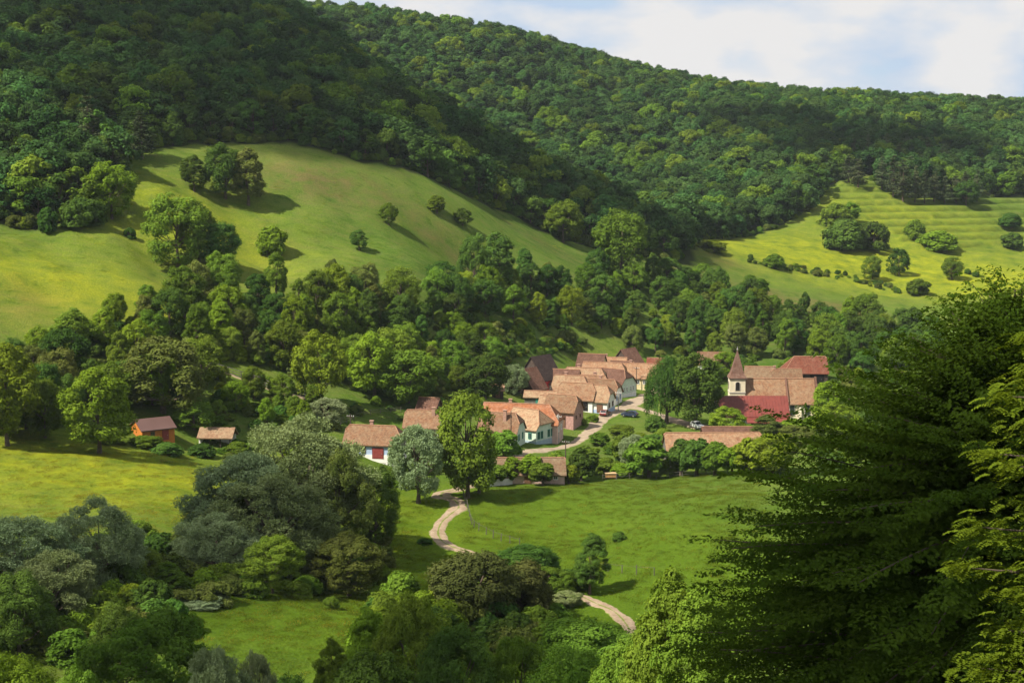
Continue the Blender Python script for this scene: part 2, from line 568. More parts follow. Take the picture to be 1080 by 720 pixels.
gm, nt, out = new_mat('meadow_grass')
at_ = N(nt, "ShaderNodeAttribute", attribute_name='zone')
sp_ = N(nt, "ShaderNodeSeparateColor")
nt.links.new(at_.outputs['Color'], sp_.inputs[0])
geo = N(nt, "ShaderNodeNewGeometry")
POS = geo.outputs['Position']
def gnoise(sc, det=5.0, rough=.6, sy=1.0):
    mp = N(nt, "ShaderNodeMapping")
    mp.inputs['Scale'].default_value = (1, sy, 1)
    nt.links.new(POS, mp.inputs['Vector'])
    n = N(nt, "ShaderNodeTexNoise", Scale=sc, Detail=det, Roughness=rough)
    nt.links.new(mp.outputs[0], n.inputs['Vector'])
    return n.outputs[0]
big = gnoise(.018, 5)
medn = gnoise(.16, 6, .65)
fine = gnoise(2.1, 5, .75)
streak = gnoise(.14, 7, .72, 3.6)
g0 = ramp(nt, big, [(.36, (0.052, 0.098, 0.014)), (.5, (0.080, 0.130, 0.019)), (.64, (0.112, 0.150, 0.026))])
g0 = mixc(nt, ramp(nt, streak, [(.45, (0, 0, 0)), (.66, (.8, .8, .8))]), g0, (0.112, 0.122, 0.036))
g0 = mixc(nt, ramp(nt, streak, [(.30, (.8, .8, .8)), (.46, (0, 0, 0))]), g0, (0.040, 0.068, 0.008))
g1 = mixc(nt, sp_.outputs[2], g0, (0.070, 0.116, 0.010))
yl = N(nt, "ShaderNodeMath", operation='MULTIPLY')
yr = ramp(nt, medn, [(.3, (.30, .30, .30)), (.62, (1, 1, 1))])
nt.links.new(sp_.outputs[0], yl.inputs[0])
nt.links.new(yr, yl.inputs[1])
g2 = mixc(nt, yl.outputs[0], g1, (0.205, 0.225, 0.014))
br = N(nt, "ShaderNodeMath", operation='MULTIPLY')
brr = ramp(nt, medn, [(.36, (.15, .15, .15)), (.60, (1, 1, 1))])
nt.links.new(sp_.outputs[1], br.inputs[0])
nt.links.new(brr, br.inputs[1])
g3 = mixc(nt, br.outputs[0], g2, (0.120, 0.092, 0.038))
tus = ramp(nt, medn, [(.28, (.66, .74, .66)), (.42, (.92, .95, .92)), (.58, (1.0, 1.0, 1.0)), (.75, (1.22, 1.15, 1.1))])
g4 = mixc(nt, 1.0, g3, tus, 'MULTIPLY')
fin = ramp(nt, fine, [(.28, (.62, .68, .62)), (.5, (1, 1, 1)), (.72, (1.35, 1.3, 1.2))])
g5 = mixc(nt, 0.9, g4, fin, 'MULTIPLY')
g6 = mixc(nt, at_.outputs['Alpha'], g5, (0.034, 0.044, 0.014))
bmp = N(nt, "ShaderNodeBump", Strength=0.8, Distance=0.5)
bsum = N(nt, "ShaderNodeMath", operation='ADD')
nt.links.new(fine, bsum.inputs[0])
nt.links.new(medn, bsum.inputs[1])
nt.links.new(bsum.outputs[0], bmp.inputs['Height'])
d = N(nt, "ShaderNodeBsdfDiffuse")
nt.links.new(g6, d.inputs[0])
nt.links.new(bmp.outputs[0], d.inputs['Normal'])
nt.links.new(d.outputs[0], out.inputs[0])
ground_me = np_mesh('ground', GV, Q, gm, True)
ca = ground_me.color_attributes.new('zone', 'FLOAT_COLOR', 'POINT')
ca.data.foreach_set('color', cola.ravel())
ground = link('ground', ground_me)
tag(ground, kind='structure')

# ------------------------------------------------------------------ the dirt road and lanes
def catmull(P, n=8):
    P = np.array(P, float)
    P = np.vstack([2 * P[0] - P[1], P, 2 * P[-1] - P[-2]])
    o = []
    for i in range(1, len(P) - 2):
        for t in np.linspace(0, 1, n, endpoint=False):
            a, b, c, d_ = P[i - 1], P[i], P[i + 1], P[i + 2]
            o.append(.5 * (2 * b + (c - a) * t + (2 * a - 5 * b + 4 * c - d_) * t * t + (3 * b - a - 3 * c + d_) * t ** 3))
    o.append(P[-2])
    return np.array(o)

def ribbon(name, pts, width, mat, lift=.10, edge_noise=.25, n=14):
    c = catmull(pts, n)
    t = np.gradient(c, axis=0)
    t /= np.linalg.norm(t, axis=1)[:, None]
    nrm = np.c_[-t[:, 1], t[:, 0]]
    ks = np.linspace(-1, 1, 9)
    w = np.interp(np.linspace(0, 1, len(c)), np.linspace(0, 1, len(np.atleast_1d(width))), np.atleast_1d(width))
    V = []
    ac = []
    r2 = np.random.default_rng(3)
    sm_ = lambda q: np.convolve(np.pad(q, 3, mode='edge'), np.ones(7) / 7, 'valid') * 2.0
    jl = sm_(r2.normal(0, edge_noise, len(c)))
    jr = sm_(r2.normal(0, edge_noise, len(c)))
    for j, k in enumerate(ks):
        off = k * w / 2 + (jl if k < 0 else jr) * abs(k)
        p = c + nrm * off[:, None]
        z = height(p[:, 0], p[:, 1]) + lift - .14 * abs(k) ** 6
        V.append(np.c_[p, z])
        ac.append(np.full(len(c), (k + 1) / 2))
    V = np.stack(V, 1).reshape(-1, 3)
    m = len(ks)
    I = np.arange(len(c) * m).reshape(len(c), m)
    Q_ = np.stack([I[:-1, :-1], I[:-1, 1:], I[1:, 1:], I[1:, :-1]], -1).reshape(-1, 4)
    me = np_mesh(name, V, Q_, mat, True)
    me.flip_normals()
    a = me.attributes.new('across', 'FLOAT', 'POINT')
    a.data.foreach_set('value', np.stack(ac, 1).ravel().astype(np.float32))
    o = link(name, me)
    tag(o, kind='structure')
    return o, c

rm, nt, out = new_mat('rutted_dirt')
aa = N(nt, "ShaderNodeAttribute", attribute_name='across')
geo = N(nt, "ShaderNodeNewGeometry")
POS = geo.outputs['Position']
rn = gnoise(.7, 6, .7)
rf = gnoise(4.0, 4, .7)
sm = N(nt, "ShaderNodeMath", operation='SUBTRACT')
sm.inputs[1].default_value = .5
nt.links.new(aa.outputs['Fac'], sm.inputs[0])
ab = N(nt, "ShaderNodeMath", operation='ABSOLUTE')
nt.links.new(sm.outputs[0], ab.inputs[0])
adn = N(nt, "ShaderNodeMath", operation='MULTIPLY_ADD')
adn.inputs[1].default_value = .22
nt.links.new(rn, adn.inputs[0])
nt.links.new(ab.outputs[0], adn.inputs[2])
gr = ramp(nt, adn.outputs[0], [(.115, (.95, .95, .95)), (.18, (0, 0, 0)), (.50, (0, 0, 0)), (.60, (1, 1, 1))])
dirt = ramp(nt, rn, [(.3, (.19, .14, .09)), (.55, (.27, .205, .14)), (.75, (.34, .27, .20))])
dd = mixc(nt, .5, dirt, ramp(nt, rf, [(.3, (.6, .6, .6)), (.6, (1.1, 1.1, 1.1))]), 'MULTIPLY')
cc = mixc(nt, gr, dd, (.10, .145, .018))
d = N(nt, "ShaderNodeBsdfDiffuse")
nt.links.new(cc, d.inputs[0])
nt.links.new(d.outputs[0], out.inputs[0])
vm, nt, out = new_mat('village_dirt')
aa = N(nt, "ShaderNodeAttribute", attribute_name='across')
geo = N(nt, "ShaderNodeNewGeometry")
POS = geo.outputs['Position']
rn = gnoise(.5, 6, .7)
dirt = ramp(nt, rn, [(.3, (.19, .145, .10)), (.55, (.28, .22, .16)), (.75, (.34, .28, .21))])
sm = N(nt, "ShaderNodeMath", operation='SUBTRACT')
sm.inputs[1].default_value = .5
nt.links.new(aa.outputs['Fac'], sm.inputs[0])
ab = N(nt, "ShaderNodeMath", operation='ABSOLUTE')
nt.links.new(sm.outputs[0], ab.inputs[0])
adn = N(nt, "ShaderNodeMath", operation='MULTIPLY_ADD')
adn.inputs[1].default_value = .25
nt.links.new(rn, adn.inputs[0])
nt.links.new(ab.outputs[0], adn.inputs[2])
cc = mixc(nt, ramp(nt, adn.outputs[0], [(.52, (0, 0, 0)), (.62, (1, 1, 1))]), dirt, (.10, .15, .02))
d = N(nt, "ShaderNodeBsdfDiffuse")
nt.links.new(cc, d.inputs[0])
nt.links.new(d.outputs[0], out.inputs[0])

road_px = [(706, 712), (686, 688), (668, 670), (655, 653), (640, 643), (618, 633), (590, 622), (560, 609), (525, 596), (497, 584), (476, 577), (463, 567), (464, 555), (475, 544), (484, 535), (478, 528), (466, 524), (468, 520), (484, 516), (500, 510)]
road_w = [gp(*p)[:2] for p in road_px]
ribbon('dirt_road', road_w, [2.2, 2.2, 2.2, 2.5, 2.9, 3.2, 3.4, 3.4], rm)
street_px = [(500, 510), (522, 492), (548, 480), (572, 475), (596, 471), (612, 464), (624, 455), (630, 448), (640, 440), (655, 432), (668, 425), (680, 419), (690, 411)]
street_w = [gp(*p)[:2] for p in street_px]
ribbon('village_street', street_w, [3.4, 2.8, 2.8, 3.2, 3.4, 4.2, 5.6, 6.0], vm, lift=.13, edge_noise=.35)
lane_px = [(664, 428), (690, 436), (712, 444), (736, 450), (765, 458)]
ribbon('churchyard_lane', [gp(*p)[:2] for p in lane_px], [4, 3.5, 5, 6, 4], vm, lift=.17)
# ------------------------------------------------------------------ unseen clouds, shaped and placed to shade parts of the valley
cm, nt, out = new_mat('cloud_vapour')
dc = N(nt, "ShaderNodeBsdfDiffuse")
dc.inputs[0].default_value = (.92, .92, .93, 1)
tl = N(nt, "ShaderNodeBsdfTranslucent")
tl.inputs[0].default_value = (.9, .9, .92, 1)
m0 = N(nt, "ShaderNodeMixShader")
nt.links.new(dc.outputs[0], m0.inputs[1])
nt.links.new(tl.outputs[0], m0.inputs[2])
tr = N(nt, "ShaderNodeBsdfTransparent")
m1 = N(nt, "ShaderNodeMixShader")
lw = N(nt, "ShaderNodeLayerWeight", Blend=.35)
rr = ramp(nt, lw.outputs['Facing'], [(0.0, (.48, .48, .48)), (.75, (.18, .18, .18)), (1, (0, 0, 0))])
nt.links.new(rr, m1.inputs[0])
nt.links.new(tr.outputs[0], m1.inputs[1])
nt.links.new(m0.outputs[0], m1.inputs[2])
nt.links.new(m1.outputs[0], out.inputs[0])

def ico_pts(n=2):
    import bmesh
    bm = bmesh.new()
    bmesh.ops.create_icosphere(bm, subdivisions=n, radius=1)
    V = np.array([v.co[:] for v in bm.verts])
    Fc = np.array([[v.index for v in f.verts] for f in bm.faces])
    bm.free()
    return V, Fc
ICO_V, ICO_F = ico_pts(3)

def cloud(name, ground_pts, alt, label):
    """ground_pts: (x, y, radius) of shaded ground; the cloud floats up-sun of it"""
    V = []
    Fs = []
    r = np.random.default_rng(len(ground_pts) + 11)
    for gx_, gy_, rad in ground_pts:
        gz = h1(gx_, gy_)
        t = (alt - gz) / SUN.z
        c = np.array((gx_ + SUN.x * t, gy_ + SUN.y * t, alt))
        for k in range(5):
            rr_ = rad * (1 if k == 0 else r.uniform(.35, .6))
            a = r.uniform(0, 6.28)
            cc_ = c + (0 if k == 0 else 1) * np.array((math.cos(a), math.sin(a), r.uniform(0, .4))) * rad * r.uniform(.55, .95)
            lump = 1 + .10 * np.sin(ICO_V @ r.normal(0, 3, 3) + r.uniform(0, 6)) + .07 * np.sin(ICO_V @ r.normal(0, 6, 3))
            v_ = ICO_V * lump[:, None] * np.array((rr_, rr_, rr_ * .5)) + cc_
            Fs.append(ICO_F + len(V) * len(ICO_V))
            V.append(v_)
    me = np_mesh(name, np.vstack(V), np.vstack(Fs), cm, True)
    o = link(name, me)
    tag(o, label, 'cloud', kind='stuff')
    return o

def gxy(u, Y):
    p = at(u, Y)
    return p[0], p[1]
SHADE_NEAR = [(-85, 464, 18), (-115, 452, 19), (-58, 474, 16), (-112, 505, 52), (-42, 543, 46), (-92, 588, 58), (-205, 585, 66), (4, 548, 29), (50, 557, 24), (-22, 604, 44), (-150, 645, 66), (-255, 530, 40)]
SHADE_FRONT = [(-62, 150, 17), (-44, 174, 15), (-22, 196, 15), (-92, 140, 26), (2, 160, 13), (-75, 120, 26), (-8, 116, 14), (6, 110, 11), (-22, 112, 10), (-2, 130, 11)]
SHADE_TREE = [(12, 47, 10), (20, 49, 10)]  # ground around the hornbeam, kept dark by an added puff
cloud('cloud', SHADE_NEAR, 760, 'heap cloud out of view, shaped to shade the left ridge')
cloud('cloud', SHADE_FRONT, 700, 'heap cloud out of view, shaped to shade the foreground')
cloud('cloud', SHADE_TREE, 560, 'small cloud puff out of view, added to shade the big hornbeam')
SHADE_FAR = [(190, 800, 40), (230, 830, 45), (160, 860, 40)]
cloud('cloud', SHADE_FAR, 820, 'small heap cloud out of view, placed to shade the far ridge')

# ------------------------------------------------------------------ foliage
def unit(a):
    return a / np.maximum(np.linalg.norm(a, axis=-1, keepdims=True), 1e-9)

def sphere_dirs(n, r):
    return unit(r.normal(size=(n, 3)))

def leaves_mesh(name, P, Nn, size, aspect=.62, mat=None, T=None, r=None):
    n = len(P)
    Nn = unit(Nn)
    if T is None:
        T = r.normal(size=(n, 3))
    T = T - (T * Nn).sum(1, keepdims=True) * Nn
    T = unit(T)
    B = np.cross(Nn, T)
    s = np.broadcast_to(np.asarray(size, float).reshape(-1, 1) / 2, (n, 1))
    bend = Nn * s * .25
    V = np.stack([P - T * s - bend, P + B * s * aspect, P + T * s - bend, P - B * s * aspect], 1).reshape(-1, 3)
    Q_ = np.arange(4 * n).reshape(n, 4)
    return np_mesh(name, V, Q_, mat)

def crown_broad(seed, H=12.0, Rr=5.0, base=1.6, n_leaf=7000, leaf=.42, clumps=44, top=.5, droop=0.0, flat=1.0, rcs=(.20, .40), jit=.55, upb=.35, aspect=.62):
    r = np.random.default_rng(seed)
    zc = base + (H - base) * .5
    hz = (H - base) / 2
    # a lumpy overall outline: a few big lobes, then clumps on them
    lob = sphere_dirs(7, r)
    lobw = r.uniform(-.36, .40, 7)
    D = sphere_dirs(clumps, r)
    D[:, 2] = D[:, 2] * .9 + .10
    D = unit(D)
    low = D[:, 2] < .15
    hxy = np.maximum(np.hypot(D[:, 0], D[:, 1]), .25)
    infl = 1 + (np.clip(D @ lob.T, 0, 1) ** 3) @ lobw
    rad = r.uniform(.55, 1, clumps) ** .5
    wz = np.where(D[:, 2] < 0, 1.0, 1.0 - top * .35 * D[:, 2])
    wz = np.where(low, wz * hxy ** -.55, wz)
    C = np.c_[D[:, 0] * Rr * .74 * infl * rad * wz, D[:, 1] * Rr * .74 * infl * rad * wz, zc + D[:, 2] * hz * .80 * (0.6 + .4 * infl) * rad]
    rc = r.uniform(*rcs, clumps) * Rr
    w = rc ** 2
    cnt = np.maximum(8, (n_leaf * w / w.sum()).astype(int))
    Ps, Ns = [], []
    cen = np.array((0, 0, zc - hz * .25))
    for i in range(clumps):
        outw = unit((C[i] - cen)[None])[0]
        d = sphere_dirs(cnt[i] * 2, r)
        keep = (d @ outw > -.25) | (d[:, 2] > .25)
        d = d[keep][:cnt[i]]
        sub = 1 + .28 * np.sin(d @ r.normal(0, 4.5, 3) + r.uniform(0, 6))
        p = C[i] + d * rc[i] * (sub * r.uniform(.74, 1.06, len(d)))[:, None] * np.array((1, 1, .82 * flat))
        if droop:
            p[:, 2] -= droop * np.linalg.norm(p[:, :2], axis=1) ** 1.5 * .05
        Ps.append(p)
        Ns.append(d * .9 + np.array((0, 0, upb)) + r.normal(size=d.shape) * jit * .5)
    P = np.vstack(Ps)
    Nn = np.vstack(Ns)
    P[:, 2] = np.maximum(P[:, 2], .25)
    return P, Nn, r.uniform(.7, 1.3, len(P)) * leaf, aspect, C, rc, r

def trunk_mesh(name, H, C, r, girth=.28, lean=.3, limbs=9, base_split=.0):
    mb = MB()
    top = H * .62
    pts = [(0, 0, -.5)] + [(math.sin(k * 1.3 + lean) * lean * k / 5, math.cos(k * 1.1) * lean * k / 5, top * k / 5) for k in range(1, 6)]
    mb.tube(pts, [girth * 1.35] + [girth * (1 - .15 * k) for k in range(1, 6)], 8)
    order = r.permutation(len(C))[:limbs]
    for i in order:
        c = Vector(C[i])
        zf = max(H * .14, min(top * .95, c.z * r.uniform(.4, .7)))
        k = zf / top * 5
        i0 = int(min(4, k))
        p0 = Vector(pts[i0]).lerp(Vector(pts[i0 + 1]), min(1, k - i0))
        mid = p0.lerp(c, .5) + Vector((0, 0, -.06 * H * r.uniform(-.3, 1)))
        mb.tube([p0, mid, c], [girth * .45, girth * .28, girth * .1], 5)
    return mb.mesh(name, BARK, fix=False)

PROTO = {}      # kind -> list of (crown mesh, trunk mesh, H, W)
def reg(kind, P, Nn, S, asp, C, r, H, girth=.28, limbs=9, lean=.3, T=None):
    me = leaves_mesh('crown_' + kind, P, Nn, S, asp, LEAF['mid'], T, r)
    tm = trunk_mesh('trunk_' + kind, H, C, r, girth, lean, limbs)
    Hh = float(np.percentile(P[:, 2], 99.7))
    Ww = float(np.percentile(P[:, 0], 99) - np.percentile(P[:, 0], 1) + np.percentile(P[:, 1], 99) - np.percentile(P[:, 1], 1)) / 2
    PROTO.setdefault(kind, []).append((me, tm, Hh, Ww))

LOD = {'far': (3600, .70), 'mid': (14000, .36), 'near': (46000, .20)}
def make_broad(lod, seeds, kind, **kw):
    nl, lf = LOD[lod]
    for s in seeds:
        P, Nn, S, asp, C, rc, r = crown_broad(s, n_leaf=nl, leaf=lf, **kw)
        reg(kind + '_' + lod, P, Nn, S, asp, C, r, kw.get('H', 12.0))

make_broad('far', range(10, 16), 'broad', H=12, Rr=4.9, base=.1, clumps=46, rcs=(.15, .34))
make_broad('mid', range(20, 27), 'broad', H=12, Rr=5.0, base=.2, clumps=90, rcs=(.11, .27))
make_broad('near', range(30, 34), 'broad', H=12, Rr=5.2, base=.2, clumps=130, rcs=(.08, .23))
make_broad('mid', (40, 41, 42), 'tall', H=14, Rr=3.7, base=.3, clumps=80, top=1.1, rcs=(.14, .30))
make_broad('near', (43, 44), 'tall', H=14, Rr=3.6, base=.3, clumps=110, top=1.2, rcs=(.11, .27))
make_broad('mid', (50, 51, 52), 'bush', H=4, Rr=3.0, base=-.3, clumps=50, rcs=(.14, .34))
make_broad('near', (53, 54, 55), 'bush', H=6, Rr=4.0, base=-.4, clumps=110, rcs=(.09, .25))
make_broad('mid', (60, 61, 62, 63), 'fruit', H=6, Rr=2.7, base=1.0, clumps=46, rcs=(.14, .34))

def make_willow(lod, seeds, kind='willow', H=15.0, Rr=7.0, base=.0):
    nl, lf = LOD[lod]
    for s in seeds:
        P, Nn, S, asp, C, rc, r = crown_broad(s, H=H, Rr=Rr, base=base, n_leaf=int(nl * 1.7), leaf=lf * 1.05, clumps=170, rcs=(.06, .19), jit=1.0, upb=.2, aspect=.34)
        n = len(P)
        T = Nn * .8 + np.c_[np.zeros(n), np.zeros(n), np.full(n, .25)] + r.normal(size=(n, 3)) * .45     # shoots stand out from the clump
        N2 = np.cross(T, r.normal(size=(n, 3)))
        N2 *= np.sign((N2 * Nn).sum(1, keepdims=True) + 1e-6)
        N2 = N2 + unit(Nn) * .5
        reg(kind + '_' + lod, P, N2, S * 1.25, asp, C, r, H, girth=.45, limbs=14, lean=.8, T=T)
make_willow('mid', (70, 71))
make_willow('near', (72, 73, 74))

def make_weeping(seed):
    r = np.random.default_rng(seed)
    H, Rr = 17.0, 8.0
    P0, N0, S0, asp, C, rc, _ = crown_broad(seed, H=H, Rr=Rr * 1.04, base=2.4, n_leaf=15000, leaf=.38, clumps=90, rcs=(.12, .27))
    Ps, Ns, Ts = [P0], [N0], [r.normal(size=P0.shape)]
    bun = [(r.uniform(0, 2 * math.pi), r.uniform(.3, 1) ** .5, r.normal(0, .8), r.uniform(0, 1)) for _ in range(46)]
    for k in range(230):
        ba, bq, bz, bl = bun[k % 46]
        a = ba + r.normal(0, .085)
        q = min(1.02, bq + r.normal(0, .05))
        lump = 1 + .16 * math.sin(3 * a + seed) + .10 * math.sin(5 * a)
        x, y = Rr * .92 * q * lump * math.cos(a), Rr * .92 * q * lump * math.sin(a)
        z0 = 5.0 + 9.5 * math.sqrt(max(0, 1 - q * q)) + bz + r.uniform(-.6, .6)
        z1 = max(.8, 1.0 + 6.5 * bl + r.uniform(-.5, 1.2))
        if z0 - z1 < 1: continue
        m = int((z0 - z1) / .20)
        t = np.linspace(0, 1, m)
        p = np.c_[x + .5 * np.sin(t * 2) * math.cos(a), y + .5 * np.sin(t * 2) * math.sin(a), z0 + (z1 - z0) * t] + r.normal(0, .14, (m, 3))
        Ps.append(p)
        nn = np.c_[np.full(m, math.cos(a)), np.full(m, math.sin(a)), np.full(m, .25)] + r.normal(0, .45, (m, 3))
        Ns.append(nn)
        Ts.append(np.c_[r.normal(0, .25, (m, 2)), np.full(m, -1)])
    P = np.vstack(Ps)
    reg('weeping_mid', P, np.vstack(Ns), r.uniform(.35, .62, len(P)), .42, C, r, H, girth=.55, limbs=12, lean=.5, T=np.vstack(Ts))
make_weeping(80)
make_weeping(81)

def make_pine(seed):
    r = np.random.default_rng(seed)
    H = 16.0
    Ps, Ns, Cs = [], [], []
    z = H * .14
    while z < H - .3:
        f = (H - z) / (H * .86)
        L = (.55 + 2.9 * f ** .8) * r.uniform(.7, 1.15)
        for k in range(r.integers(4, 7)):
            a = r.uniform(0, 6.28)
            l = L * r.uniform(.6, 1.1)
            c = np.array((math.cos(a) * l * .6, math.sin(a) * l * .6, z + .12 * l))
            Cs.append(c)
            n = int(38 * (.4 + f))
            d = sphere_dirs(n, r)
            p = c + d * np.array((l * .5, l * .5, .38 + .22 * f)) * r.uniform(.5, 1, (n, 1))
            Ps.append(p)
            Ns.append(d * .5 + np.array((0, 0, .5)) + r.normal(0, .5, (n, 3)))
        z += r.uniform(.55, .95)
    P = np.vstack(Ps)
    reg('pine_far', P, np.vstack(Ns), r.uniform(.35, .8, len(P)), .4, np.array(Cs), r, H * 1.35, girth=.22, limbs=14, lean=.12)
for s in (90, 91, 92, 93):
    make_pine(s)

N_TREES = [0]
TREE_NAME = {'broad': 'broadleaf_tree', 'tall': 'tall_broadleaf_tree', 'bush': 'bush', 'fruit': 'fruit_tree', 'willow': 'willow_tree', 'weeping': 'weeping_willow_tree', 'pine': 'pine_tree'}
MADE = {}
def plant(kind, p, h, w, tint, label, group=None, cat=None, var=None, trunk=True):
    """one tree: an Empty at its foot with its trunk and crown (copies share the mesh data)"""
    k0, lod = kind.split('_')
    lst = PROTO[kind]
    i = rng.integers(len(lst)) if var is None else var % len(lst)
    cme, tme, Hh, Ww = lst[i]
    s = h / Hh
    sx = (w / Ww) if w else s * rng.uniform(.88, 1.12)
    key = (kind, i)
    root = empty(TREE_NAME[k0], (p[0], p[1], p[2] - .12), rng.uniform(0, 6.28), (sx, sx, s))
    if key in MADE:
        src_t, src_c = MADE[key]
        t_ = src_t.copy()
        c_ = src_c.copy()
        for o in (t_, c_):
            col.objects.link(o)
            o.parent = root
    else:
        t_ = link('trunk', tme, root)
        c_ = link('crown', cme, root)
        c_.material_slots[0].link = 'OBJECT'
        MADE[key] = (t_, c_)
    c_.material_slots[0].material = LEAF[tint]
    tag(root, label, cat or ('bush' if k0 == 'bush' else 'tree'), group)
    if k0 != 'bush': N_TREES[0] += 1
    return root

def tpx(kind, u, vb, vt, wpx, tint, label, group=None, cat=None, Y=None, var=None):
    """a tree from its foot, top and width in the photo; Y gives the distance where the foot is hidden"""
    p = gp(u, vb) if Y is None else at(u, Y)
    dp = depth_of(p)
    if Y is not None:
        vb = float(project(p[0], p[1], p[2])[1])
    return plant(kind, p, (vb - vt) / F * dp, wpx / F * dp, tint, label, group, cat, var)

# ---- the lawns' single trees and the slope
G_MEADOW = 'trees standing free on the hillside meadow'
for a in [
        ('broad_mid', 118, 232, 172, 46, 'bright', 'round sunlit tree at the foot of the dark wood on the left meadow'),
        ('tall_mid', 205, 203, 165, 26, 'dark', 'small dark upright tree left of the dark clump on the upper meadow'),
        ('broad_mid', 238, 210, 152, 44, 'dark', 'dark broad tree in the clump on the upper meadow'),
        ('tall_mid', 262, 217, 158, 32, 'olive', 'ragged olive tree at the right of the clump on the upper meadow'),
        ('broad_mid', 188, 285, 205, 58, 'mid', 'tall mid green tree with open crown, left of the pair on the meadow'),
        ('tall_mid', 210, 283, 214, 38, 'mid', 'narrow mid green tree in the middle of the pair on the meadow'),
        ('broad_mid', 230, 284, 236, 46, 'dark', 'squat dark tree at the right of the pair on the meadow'),
        ('bush_mid', 286, 271, 241, 29, 'bright', 'bright round bush alone on the meadow right of the big pair'),
        ('broad_mid', 410, 238, 214, 19, 'mid', 'round little tree highest left of the three on the open meadow'),
        ('tall_mid', 461, 225, 206, 18, 'mid', 'round little tree topmost of the three on the open meadow'),
        ('broad_mid', 488, 238, 219, 17, 'dark', 'round little tree rightmost of the three on the open meadow'),
        ('tall_mid', 379, 264, 242, 17, 'dark', 'small dark tree at the lower rim of the open meadow'),
        ('bush_mid', 138, 252, 240, 11, 'dark', 'tiny dark sapling alone on the lit left meadow'),
        ('bush_mid', 50, 246, 220, 20, 'dark', 'dark bush at the wood edge on the left meadow'),
        ('bush_mid', 84, 240, 210, 40, 'dark', 'broad dark bush at the wood edge beside the round sunlit tree'),
        ('broad_mid', 467, 312, 275, 32, 'dark', 'dark round tree left of the tall pair under the meadow'),
        ('broad_mid', 500, 310, 248, 34, 'dark', 'dark tree, left one of the tall pair under the meadow'),
        ('tall_mid', 526, 312, 246, 34, 'dark', 'tall dark tree, right one of the tall pair under the meadow'),
        ('broad_mid', 594, 256, 211, 36, 'mid', 'mid green tree in front of the dark wood at the meadow end'),
        ('broad_mid', 655, 300, 222, 56, 'mid', 'broad mid green tree where the meadow runs out under the ridge'),
        ]:
    tpx(*a[:6], a[6], cat='tree' if a[0] != 'bush_mid' or a[1] in (286, 410, 461, 488) else 'bush')

# ---- trees and hedges on the far meadow
for a in [
        ('broad_mid', 920, 296, 270, 19, 'mid', 'small tree left one of three in a row on the far meadow'),
        ('broad_mid', 948, 290, 262, 22, 'dark', 'dark round tree in the middle of three on the far meadow'),
        ('broad_mid', 1004, 295, 271, 21, 'mid', 'small tree right one of three in a row on the far meadow'),
        ('bush_mid', 891, 263, 231, 38, 'dark', 'broad dark tree at the left of the clump on the far meadow'),
        ('bush_mid', 922, 264, 235, 32, 'dark', 'dark tree at the right of the clump on the far meadow'),
        ('bush_mid', 882, 240, 215, 30, 'mid', 'mid green tree behind the clump on the far meadow'),
        ('tall_mid', 896, 238, 214, 18, 'mid', 'narrow tree behind the clump on the far meadow'),
        ('bush_mid', 990, 264, 244, 38, 'bright', 'broad bright bush below the old terraces'),
        ('bush_mid', 965, 252, 232, 20, 'mid', 'dark bush on the left end of the old terraces'),
        ('bush_mid', 1068, 262, 246, 22, 'dark', 'dark bush at the right end of the old terraces'),
        ('bush_mid', 1066, 240, 226, 22, 'dark', 'round dark bush on the upper terraces'),
        ('broad_mid', 1019, 217, 190, 24, 'dark', 'dark cone shaped tree above the terraces by the pine wood'),
        ('bush_mid', 752, 266, 254, 27, 'bright', 'flat bright bush at the left end of the far meadow'),
        ('bush_mid', 816, 283, 268, 20, 'mid', 'round bush at the left end of the far hedge'),
        ('bush_mid', 968, 310, 294, 24, 'mid', 'bush at the right end of the far hedge'),
        ]:
    tpx(*a[:6], a[6], cat='tree' if 'tree' in a[6] else 'bush')

# ------------------------------------------------------------------ scattered woods
PLACED = []
def too_near(x, y, d):
    for (a, b, r_) in PLACED:
        if (a - x) ** 2 + (b - y) ** 2 < max(d, r_) ** 2 * .9:
            return True
    return False

def scatter(poly, n, spacing, fn, Ymax=620, Ymin=120):
    """random spots whose foot lies inside an outline of the slope"""
    us = [p[0] for p in poly]
    vs_ = [p[1] for p in poly]
    got = 0
    for _ in range(n * 40):
        if got >= n: break
        u, v = rng.uniform(min(us), max(us)), rng.uniform(min(vs_), max(vs_))
        if not in_poly([u], [v], poly)[0]: continue
        p = gp(u, v)
        if p[1] > Ymax or p[1] < Ymin or too_near(p[0], p[1], spacing): continue
        PLACED.append((p[0], p[1], spacing))
        fn(p, u, v)
        got += 1
    print('scatter', n, got)

TINTW = {'dark': 'dark green', 'mid': 'mid green', 'bright': 'bright green', 'olive': 'olive green', 'silver': 'silvery', 'willow': 'grey green'}
def belt(zone, weights, hs, kinds=('broad_mid', 'broad_mid', 'tall_mid')):
    ks, ws = list(weights.keys()), np.array(list(weights.values()), float)
    def fn(p, u, v):
        t = ks[rng.choice(len(ks), p=ws / ws.sum())]
        k = kinds[rng.integers(len(kinds))]
        h = rng.uniform(*hs)
        plant(k, p, h, None, t, f'{TINTW[t]} {"narrow" if k.startswith("tall") else "spreading"} tree {zone}', group=f'{TINTW[t]} {"narrow" if k.startswith("tall") else "spreading"} trees {zone}')
    return fn

W1 = {'mid': 5, 'bright': 3, 'dark': 3, 'olive': 2}
W2 = {'mid': 3, 'dark': 6, 'bright': 1, 'olive': 1}
